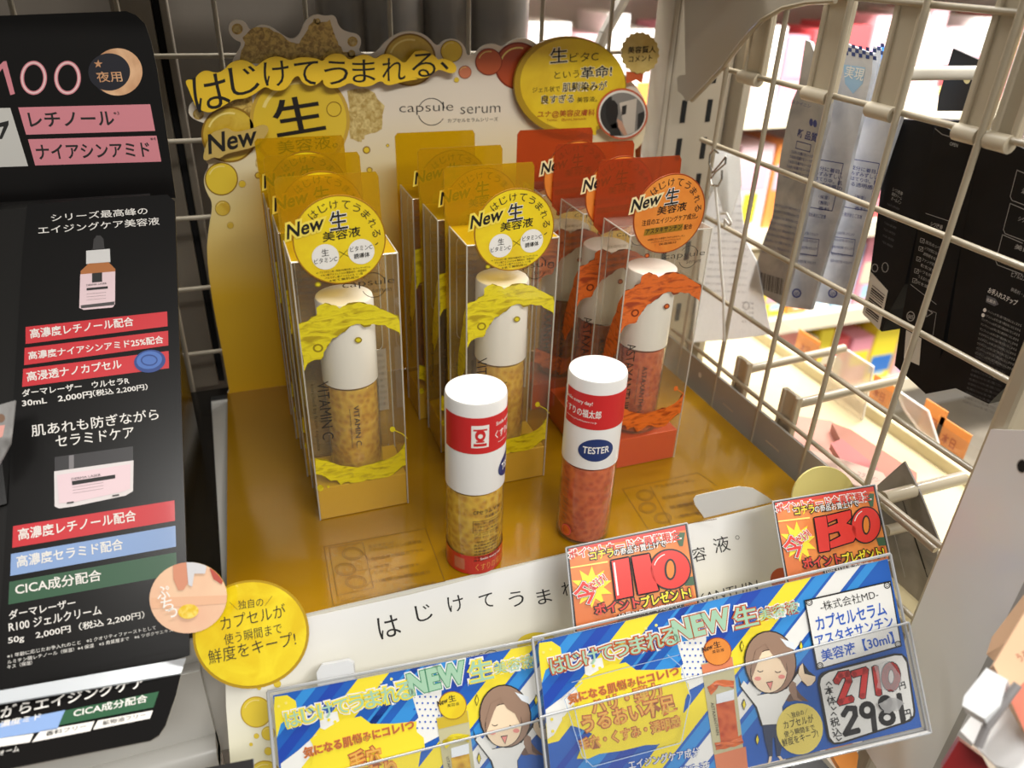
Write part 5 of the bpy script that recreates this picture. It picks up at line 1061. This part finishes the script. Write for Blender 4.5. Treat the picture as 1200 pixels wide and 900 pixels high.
def lay_pack(label, pts, z, th, mat, extra=None):
    S_ = Surf((0, 0, z), (1, 0, 0), (0, 1, 0)); q = [S_.px(*KA(*p)) for p in pts]; cx = sum(a for a, b in q) / len(q); cy = sum(b for a, b in q) / len(q)
    t = thing('pink_packet', label, 'packet', (cx, cy, z - th), 'flat packets lying on the cream shelf'); m = MB(); slab(m, S_, q, -th, 0, mat); m.build('packet_body', t, bevel=.1)
    if extra: m = MB(); extra(m, S_); m.build('packet_print', t)
gp = M('packet_grey_print', (120, 96, 92), .5)
lay_pack('dusty pink packet with rounded corner lying under the rear rod', [(435, 430), (655, 462), (700, 500), (655, 620), (560, 600), (420, 470)], -3.4, .7, M('packet_pink', (190, 132, 116), .4))
lay_pack('brown pink packet with small print beside the cream ledge', [(655, 470), (740, 500), (1030, 690), (1030, 730), (990, 750), (930, 745), (700, 560)], -2.6, .7, M('packet_brown_pink', (150, 98, 80), .4), lambda m, S: [T(m, S, KA, 'ABCDELMNOPRS', (922, 680), (1000, 725), 16, gp, 0, 1), T(m, S, KA, 'パックシート', (940, 700), (1000, 738), 12, gp, 0, 1)])
lay_pack('rosy packet with bright magenta edge in the middle of the heap', [(650, 560), (700, 540), (850, 660), (900, 740), (820, 700), (700, 640)], -1.9, .5, M('packet_rosy', (170, 92, 88), .4))
lay_pack('pale pink packet with grey print lying frontmost behind the fence', [(560, 590), (700, 630), (880, 690), (900, 720), (890, 770), (760, 745), (600, 680), (560, 640)], -1.3, .5, M('packet_pale', (176, 146, 130), .4), lambda m, S: T(m, S, KA, 'コラーゲン', (762, 700), (860, 735), 20, gp, .01, 1))
lay_pack('pink packet edge close to the low hook plates', [(330, 560), (400, 540), (420, 620), (390, 680), (330, 620)], -2.0, .6, M('packet_pink'))
# goods that hang on the hooks
def hang(name, label, cat, part, X, pts, K, mat, th, extra=None, group=None, mside=None):
    S_ = Surf((X, 0, 0), (0, -1, 0), (0, 0, 1)); q = [S_.px(*K(*p)) for p in pts]; cx = sum(a for a, b in q) / len(q); cz = max(b for a, b in q)
    t = thing(name, label, cat, (X, -cx, cz), group); m = MB(); slab(m, S_, q, -th, 0, mat, mside); m.build(part, t)
    if extra: m = MB(); extra(m, S_); m.build(part.split('_')[0] + '_print', t)
    return t
bi = M('sachet_blue_ink', (58, 66, 128), .5); chk = M('sachet_check_blue', (40, 60, 120), .4); emb = M('sachet_sky', (150, 186, 216), .4)
sachm = noisy('sachet_film', (206, 208, 212), (178, 182, 190), 50, .28, .3, .3); sachg = noisy('sachet_gusset_shaded', (176, 174, 172), (150, 150, 152), 50, .3, .3, .2)  # gusset is the same film greyed, its side shade put into the colour
def s_print(m, S, dx=0):
    J = lambda x, y: N8(x + dx, y)
    for i in range(10):
        for j in range(3):
            if (i + j) % 2: poly(m, S, J, [(333 + i * 11, 52 + j * 12 + i * 2), (344 + i * 11, 54 + j * 12 + i * 2), (344 + i * 11, 66 + j * 12 + i * 2), (333 + i * 11, 64 + j * 12 + i * 2)], chk, 2)
    poly(m, S, J, [(340, 120), (408, 130), (400, 180), (370, 212), (345, 180)], emb, 1); T(m, S, J, '実現', (343, 160), (400, 172), 38, WHITE, .004, 3)
    for k, s in enumerate(('成分に着目。', 'みずみずしい', 'ほてり中。肌', 'る透明感の')): T(m, S, J, s, (250, 445 + k * 17), (335, 462 + k * 17), 13, bi, .01, 1)
    line(m, S, J, [(232, 410), (340, 428), (305, 575), (228, 562)], 1.8, bi, 1)
    for k, s in enumerate(('〈保湿〉', '〈整肌〉', '香料')): T(m, S, J, s, (262, 535 + k * 18), (296, 541 + k * 18), 11, bi, .005, 1)
    T(m, S, J, 'ご使用方法とご注意', (215, 588), (285, 600), 12, bi, .01, 1)
    for k in range(5): T(m, S, J, '肌荒れを防ぎ潤いを与えます', (196 - k * 2, 645 + k * 22), (262 - k * 2, 654 + k * 22), 9, bi, 0, 1)
    line(m, S, J, [(200, 655), (265, 664), (258, 715), (190, 705)], 1.5, bi, 1, True)
    ring(m, S, J, 195, 830, 15, 5, bi, lay=1, n=12); T(m, S, J, '紙', (187, 838), (203, 840), 14, bi, 0, 1)
hang('hanging_sachet', 'white and blue sheet-mask sachet with recycling mark and checked top, in front of its twin', 'sachet', 'sachet_body', 37.4, [(325, 48), (432, 88), (428, 150), (405, 250), (370, 390), (335, 560), (285, 720), (238, 882), (150, 870), (190, 700), (225, 560), (262, 400), (300, 180)], N8, sachm, .25, s_print, 'sheet-mask sachets on the fence hook')
hang('hanging_sachet', 'white and blue sheet-mask sachet partly behind, nearer the black carton', 'sachet', 'sachet_body', 38.6, [(432, 62), (450, 72), (440, 180), (500, 260), (520, 282), (480, 400), (430, 560), (380, 720), (338, 870), (250, 855), (290, 700), (340, 540), (380, 360), (420, 200)], N8, sachm, .25, lambda m, S: s_print(m, S, 112), 'sheet-mask sachets on the fence hook')
def g_print(m, S):
    T(m, S, N8, '新 品質', (196, 345), (255, 362), 26, bi, .02, 1); line(m, S, N8, [(196, 358), (240, 370), (236, 392), (192, 380)], 1.6, bi, 1, True)
    puv(m, S, ellpx(S, N8, 240, 300, 6, 12, 12), bi, 1); puv(m, S, ellpx(S, N8, 252, 304, 6, 12, 12), bi, 1)
    for k in range(6): T(m, S, N8, 'うるおいを届けるシート状', (178 - k * 5, 395 + k * 15), (246 - k * 3, 412 + k * 15), 10, bi, .01, 1)
    for k in range(9): T(m, S, N8, 'お肌に合わないときはご使用をおやめください', (128 - k * 5, 560 + k * 18), (210 - k * 5, 580 + k * 18), 9, bi, .0, 1)
    T(m, S, N8, 'ヨクイニン', (180, 240), (238, 256), 10, bi, 0, 1)
    for k in range(16):
        x = 74 + k * 5.2; wdt = 1.2 + (k * 7 % 5) * .5; poly(m, S, N8, [(x, 762 + k * 1.6), (x + wdt, 762 + k * 1.6), (x + wdt - 5, 812 + k * 1.6), (x - 5, 812 + k * 1.6)], M('barcode_ink', (30, 30, 36), .5), 1)
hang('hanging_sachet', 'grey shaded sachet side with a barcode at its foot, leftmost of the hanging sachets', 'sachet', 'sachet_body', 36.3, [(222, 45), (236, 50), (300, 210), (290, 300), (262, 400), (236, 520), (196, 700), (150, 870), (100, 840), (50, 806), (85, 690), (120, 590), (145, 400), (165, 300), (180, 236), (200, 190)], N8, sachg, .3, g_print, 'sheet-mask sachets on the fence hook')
kb = noisy('black_carton', (20, 20, 22), (12, 12, 13), 30, .5, .03, 0); kb.node_tree.nodes['Principled BSDF'].inputs['Specular IOR Level'].default_value = 0.2; gl_ = M('carton_grey_print', (160, 158, 154), .5); bw = M('barcode_white', (214, 208, 196), .5)
def bars(m, S, K, x0, y0, x1, y1, hx, hy, n, mat, lay=3):
    for k in range(n):
        t_ = (k + .2) / n; w_ = (.3 + (k * 7 % 4) * .14) / n; a = (x0 + (x1 - x0) * t_, y0 + (y1 - y0) * t_); b = (x0 + (x1 - x0) * (t_ + w_), y0 + (y1 - y0) * (t_ + w_))
        poly(m, S, K, [a, b, (b[0] + hx, b[1] + hy), (a[0] + hx, a[1] + hy)], mat, lay)
def kA(m, S):
    poly(m, S, N5, [(122, 655), (182, 722), (152, 862), (92, 800)], bw, 1); bars(m, S, N5, 128, 700, 102, 800, 44, 36, 12, INK, 2)
    for k, s in enumerate(('シワ改善', '薬用クリーム', 'オールイン')): T(m, S, N5, s, (196 - k * 2, 370 + k * 16), (232 - k * 3, 388 + k * 16), 12, gl_, .005, 1)
    for k in range(7): T(m, S, N5, 'うるおい成分配合', (178 - k * 3, 420 + k * 22), (222 - k * 4, 440 + k * 22), 8, M('carton_dim_print', (92, 92, 96), .5), 0, 1)
    ring(m, S, N5, 136, 642, 12, 3, gl_, 15, 1, 14); ring(m, S, N5, 172, 640, 12, 2.5, gl_, 18, 1, 14)
def kB(m, S):
    T(m, S, N5, 'OPEN', (398, 210), (426, 218), 12, gl_, .01, 1); line(m, S, N5, [(348, 152), (372, 172), (430, 190), (440, 186)], 3, M('carton_grey_edge', (120, 118, 116), .4), 1)
    line(m, S, N5, [(315, 450), (405, 480)], 1.6, gl_, 1); line(m, S, N5, [(262, 700), (352, 770)], 1.6, gl_, 1)
    for k, s in enumerate(('シワ改善', '美容液')): T(m, S, N5, s, (330 - k * 4, 494 + k * 20), (372 - k * 4, 508 + k * 20), 16, gl_, .012, 1)
    for k, s in enumerate(('目元のシワ', 'シワが気になる', '透明感を与え', 'ファンデ前に', '朝と夜に使える', 'シワを防ぐ', 'うるおい肌に', '光を放つ')): T(m, S, N5, s, (314 - k * 4.5, 556 + k * 20), (365 - k * 4.5, 580 + k * 20), 11, gl_, .004, 1)
    for x, y in ((303, 545), (298, 574), (290, 610), (283, 652), (276, 686)): line(m, S, N5, [(x - 6, y - 8), (x + 8, y - 4), (x + 6, y + 10), (x - 8, y + 6)], 1.5, gl_, 1, True); line(m, S, N5, [(x - 3, y), (x, y + 4), (x + 6, y - 3)], 1.5, gl_, 1)
    ring(m, S, N5, 262, 812, 15, 3.5, gl_, 18, 1, 16); ring(m, S, N5, 325, 800, 16, 4, gl_, 18, 1, 3); line(m, S, N5, [(302, 780), (352, 800), (340, 880), (296, 862)], 1.5, gl_, 1, True); T(m, S, N5, '紙', (252, 820), (272, 824), 16, gl_, .01, 1)
    poly(m, S, N5, [(246, 860), (300, 890), (292, 985), (238, 960)], bw, 1)
def kC(m, S):
    for (x, y, w_) in ((636, 298, 0), (612, 415, 0), (585, 525, 0)): line(m, S, N5, [(x + 70, y + 30), (x, y), (x - 24, y + 92), (x - 18, y + 106), (x + 70, y + 140)], 2.2, gl_, 1)
    for k, s in enumerate(('潤い', 'シワ改善', '美白', 'ヒアルロン')): T(m, S, N5, s, (650 - k * 12, 378 + k * 98), (700 - k * 12, 395 + k * 98), 18, gl_, .01, 1)
    T(m, S, N5, 'お手入れステップ', (532, 728), (632, 776), 20, wt, .015, 1); T(m, S, N5, '無香料・無着色', (612, 722), (690, 760), 14, gl_, 0, 1)
    poly(m, S, N5, [(530, 738), (560, 750), (572, 770), (556, 776), (526, 762)], M('carton_dim_print'), 1); T(m, S, N5, '化粧水', (528, 758), (560, 770), 12, wt, .005, 2)
    for k in range(10): T(m, S, N5, 'ワンプッシュを手に取り顔全体になじませる', (518 - k * 3.4, 792 + k * 17), (650 - k * 3.4, 850 + k * 17), 9, gl_, 0, 1)
    for x, y in ((523, 790), (517, 808)): puv(m, S, ellpx(S, N5, x, y, 6, 7, 12), wt, 2)
    for k in range(16): T(m, S, N6, 'お肌に異常が生じていないかよく注意して使用してください', (1056 - k * 4, 36 + k * 15), (1160 - k * 4, 76 + k * 15), 8, M('carton_dim_print'), 0, 1)
hang('black_carton', 'black cosmetics carton with white barcode, leftmost and farthest of three', 'carton', 'carton_body', 39.0, [(218, 118), (345, 128), (330, 300), (240, 700), (190, 790), (160, 866), (95, 806), (120, 650), (165, 300)], N5, kb, 2.5, kA, 'black cartons on the fence hooks')
hang('black_carton', 'black cosmetics carton marked open with tick boxes, in the middle of three', 'carton', 'carton_body', 38.0, [(346, 152), (372, 142), (505, 212), (470, 400), (400, 760), (360, 980), (315, 1085), (205, 985), (225, 850), (285, 520)], N5, kb, 3.0, kB, 'black cartons on the fence hooks')
hang('black_carton', 'black cosmetics carton with framed panels and step list, nearest of three', 'carton', 'carton_body', 37.0, [(505, 216), (530, 196), (600, 200), (760, 260), (760, 900), (535, 1120), (420, 1065), (312, 1085), (390, 900), (440, 560), (500, 250)], N5, kb, 3.0, kC, 'black cartons on the fence hooks')
t = hang('black_header_card', 'plain black header card with a round hole around the white rod', 'card', 'card_body', 41.0, [(785, 285), (935, 352), (900, 520), (850, 650), (690, 650), (700, 560)], crop(960, 0, 5.0), M('black_header', (16, 16, 19), .4), .2)
m = MB(); SHd = Surf((41, 0, 0), (0, -1, 0), (0, 0, 1)); puv(m, SHd, ellpx(SHd, crop(960, 0, 5.0), 866, 440, 26, 52, 20), M('hole_rim_cream', (226, 214, 160), .5), 1); m.build('punched_hole', t)
t = hang('silver_pouch', 'dark silver pouch hanging behind the corner of the 130 point card', 'pouch', 'pouch_body', 36.5, [(60, 190), (128, 130), (168, 210), (215, 330), (190, 500), (140, 640), (100, 700), (80, 420)], N7, noisy('pouch_silver', (150, 142, 132), (110, 104, 98), 30, .35, .3, .2), .12,
         lambda m, S: [line(m, S, N7, [(118, 210), (186, 420)], 2.2, INK, 1), line(m, S, N7, [(134, 260), (180, 400)], 3.5, INK, 1), line(m, S, N7, [(100, 300), (130, 420)], 2, gl_, 1)])
# paper leaflet bag on an S hook with its string
pap = papery('leaflet_paper', (246, 246, 246), .55); tg = M('leaflet_grey_print', (170, 170, 174), .6)
def lf(m, S):
    for k in range(13): T(m, S, N4, '使用上の注意をよくお読みください', (150 - k * 5, 330 + k * 30), (292 - k * 2, 338 + k * 30), 10, tg, 0, 1)
    for k in range(5): T(m, S, N4, '成分・分量', (250, 740 + k * 20), (300, 745 + k * 20), 9, tg, 0, 1)
    ring(m, S, N4, 268, 750, 14, 3, tg, 18, 1, 14)
hang('paper_leaflet', 'white printed paper leaflet hanging behind the fence beside the orange box', 'leaflet', 'leaflet_sheet', 36.2, [(120, 90), (238, 110), (246, 330), (262, 470), (310, 560), (370, 870), (230, 890), (40, 905), (70, 600), (90, 400), (118, 260)], N4, pap, .08, lf, None)
hang('paper_leaflet', 'narrow white leaflet strip under the S-shaped hook', 'leaflet', 'leaflet_sheet', 35.2, [(175, 110), (240, 120), (248, 240), (200, 380), (168, 350), (140, 240), (110, 300), (118, 120)], N4, papery('leaflet_film', (244, 244, 242), .6), .05)
t = thing('s_hook', 'thin metal S hook with a knotted string on the fence wire', 'hook', on(848, 178, 0, FX - .4)); m = MB(); HP = [on(*N4(x, y), 0, FX - .4) for x, y in ((150, 105), (132, 92), (116, 110), (112, 150), (125, 190), (160, 150), (183, 120), (180, 150), (140, 185), (118, 215), (122, 240), (150, 245), (165, 215), (166, 178))]; path(m, HP, .07, M('hook_metal', (160, 156, 148), .25, .9), 8); m.build('hook_wire', t, smooth=True)
m = MB(); HP = [on(*N4(x, y), 0, FX - .4) for x, y in ((138, 240), (142, 300), (152, 400), (160, 560), (172, 700), (176, 900))]; path(m, HP, .1, M('string_white', (220, 216, 206), .7), 6); HP = [on(*N4(x, y), 0, FX - .4) for x, y in ((160, 362), (185, 360), (206, 400), (196, 412), (178, 385), (176, 420))]; path(m, HP, .09, M('string_white'), 6); m.build('string', t, smooth=True)
# ------------------------------------------------------------------ grey bottles just behind the grid
gb = noisy('smoky_bottle', (112, 104, 94), (84, 80, 76), 20, .3, 0, .3); 
for k, (px_, w_, h_, lab) in enumerate(((402, 1.9, 31, 'smoky grey pouch bottle behind the grid, leftmost of four'), (455, 2.6, 32.5, 'wide smoky grey bottle behind the grid between two wires'), (520, 2.1, 33, 'smoky grey bottle behind the grid over the pale capsule'), (580, 2.6, 33, 'widest smoky grey bottle behind the grid near the bright aisle'))):
    c = on(px_, 20, 1, 61 + k * .1); t = thing('pump_bottle', lab, 'bottle', (c.x, c.y, 14), 'smoky bottles behind the grid')
    m = MB(); lathe(m, c.x, c.y, [(0, 14), (w_ * .95, 14), (w_, 14.5), (w_, h_ - 4), (w_ * .8, h_ - 2.4), (w_ * .35, h_ - 1.6), (w_ * .35, h_)], gb, 28); m.build('bottle_body', t, smooth=True)
    m = MB(); lathe(m, c.x, c.y, [(w_ * .42, h_), (w_ * .42, h_ + 1.5), (0, h_ + 1.6)], mt_bk, 20); m.build('bottle_cap', t, smooth=True)
m = MB(); bx(m, 4, 33, 58, 66, 13.2, 14, mt_shelf); tag(m.build('rear_shelf', loc=(18, 62, 13.2)), 'narrow shelf board that carries the smoky bottles', 'shelf')
bp_ = on(709, 20, 1, 60); t = thing('support_strut', 'pale slanting strut behind the grid beside the medal badge', 'strut', bp_); m = MB(); pth = [on(x, y, 1, 60) for x, y in ((730, 0), (708, 40), (700, 60))]; path(m, [on(745, -30, 1, 60)] + pth, .5, M('strut_grey', (186, 182, 174), .4), 8); m.build('strut_bar', t)
# ------------------------------------------------------------------ the bright rack across the aisle
rk = thing('aisle_rack', 'white shelving rack across the bright aisle, out of focus', 'rack', (100, 130, -90))
m = MB(); bx(m, 5, 215, 146, 147, -90, 62, M('rack_white', (236, 232, 226), .5)); m.build('rack_back', rk)
LV = (-62, -40, -19, 5, 29)
for z in LV: m = MB(); bx(m, 5, 215, 124, 146, z - 1.6, z, M('rack_cream', (232, 222, 196), .4)); m.build('rack_board', rk)
for z in LV: m = MB(); bx(m, 5, 215, 123.4, 124, z - 3.2, z + .4, M('rack_rail', (236, 226, 200), .4)); m.build('price_rail', rk)
cols = [('pink', (240, 176, 190)), ('white', (244, 242, 242)), ('rose', (236, 156, 172)), ('pale blue', (170, 206, 236)), ('white', (246, 244, 240)), ('pink', (244, 196, 204)), ('red', (220, 92, 96)), ('blue', (50, 120, 206)), ('orange', (240, 150, 80)), ('pale pink', (248, 214, 220)), ('cream', (240, 226, 190)), ('yellow', (246, 226, 60))]
SEEN = {}; r = random.Random(21); bn = ('lowest', 'second', 'third', 'eye-level', 'top')
for li, z in enumerate(LV):
    x = 16.0; cnt = {}; pv = 'rack end'
    while x < 195:
        w_ = r.uniform(4, 8); h_ = r.uniform(12, 17.5); cn, cc_ = cols[r.randrange(12)] if li != 3 else cols[r.choice([0, 1, 2, 4, 5, 6, 9])]
        if x + w_ > 210: break
        nth = cnt.get(cn, 0); cnt[cn] = nth + 1
        c2n, c2_ = cols[r.randrange(12)]; lb_ = '%s carton with %s band next to %s, %s rack board' % (cn, c2n, pv, bn[li])
        SEEN[lb_] = SEEN.get(lb_, 0) + 1
        if SEEN[lb_] > 1: lb_ += ', ' + ('', '', 'further right', 'farthest right')[SEEN[lb_]]
        t = thing('shelf_carton', lb_, 'carton', (x + w_ / 2, 130, z), 'cartons on the %s rack board' % bn[li]); pv = '%s one' % cn
        m = MB(); bx(m, x, x + w_ - .4, 126, 138, z + .02, z + h_, M('rack_carton_' + cn.replace(' ', '_'), cc_, .4)); m.build('carton_body', t)
        m = MB(); a0 = r.uniform(.15, .5); bx(m, x + .5, x + w_ - .9, 125.9, 126, z + h_ * a0, z + h_ * (a0 + .3), M('rack_label_' + c2n.replace(' ', '_'), c2_, .4)); m.build('carton_label', t)
        c3n, c3_ = cols[r.randrange(12)]; m = MB(); bx(m, x + w_ * .3, x + w_ * .7, 125.85, 126, z + h_ * .1, z + h_ * a0 * .9, M('rack_label_' + c3n.replace(' ', '_'), c3_, .4)); m.build('carton_stripe', t)
        x += w_ + r.uniform(.1, 1.2)
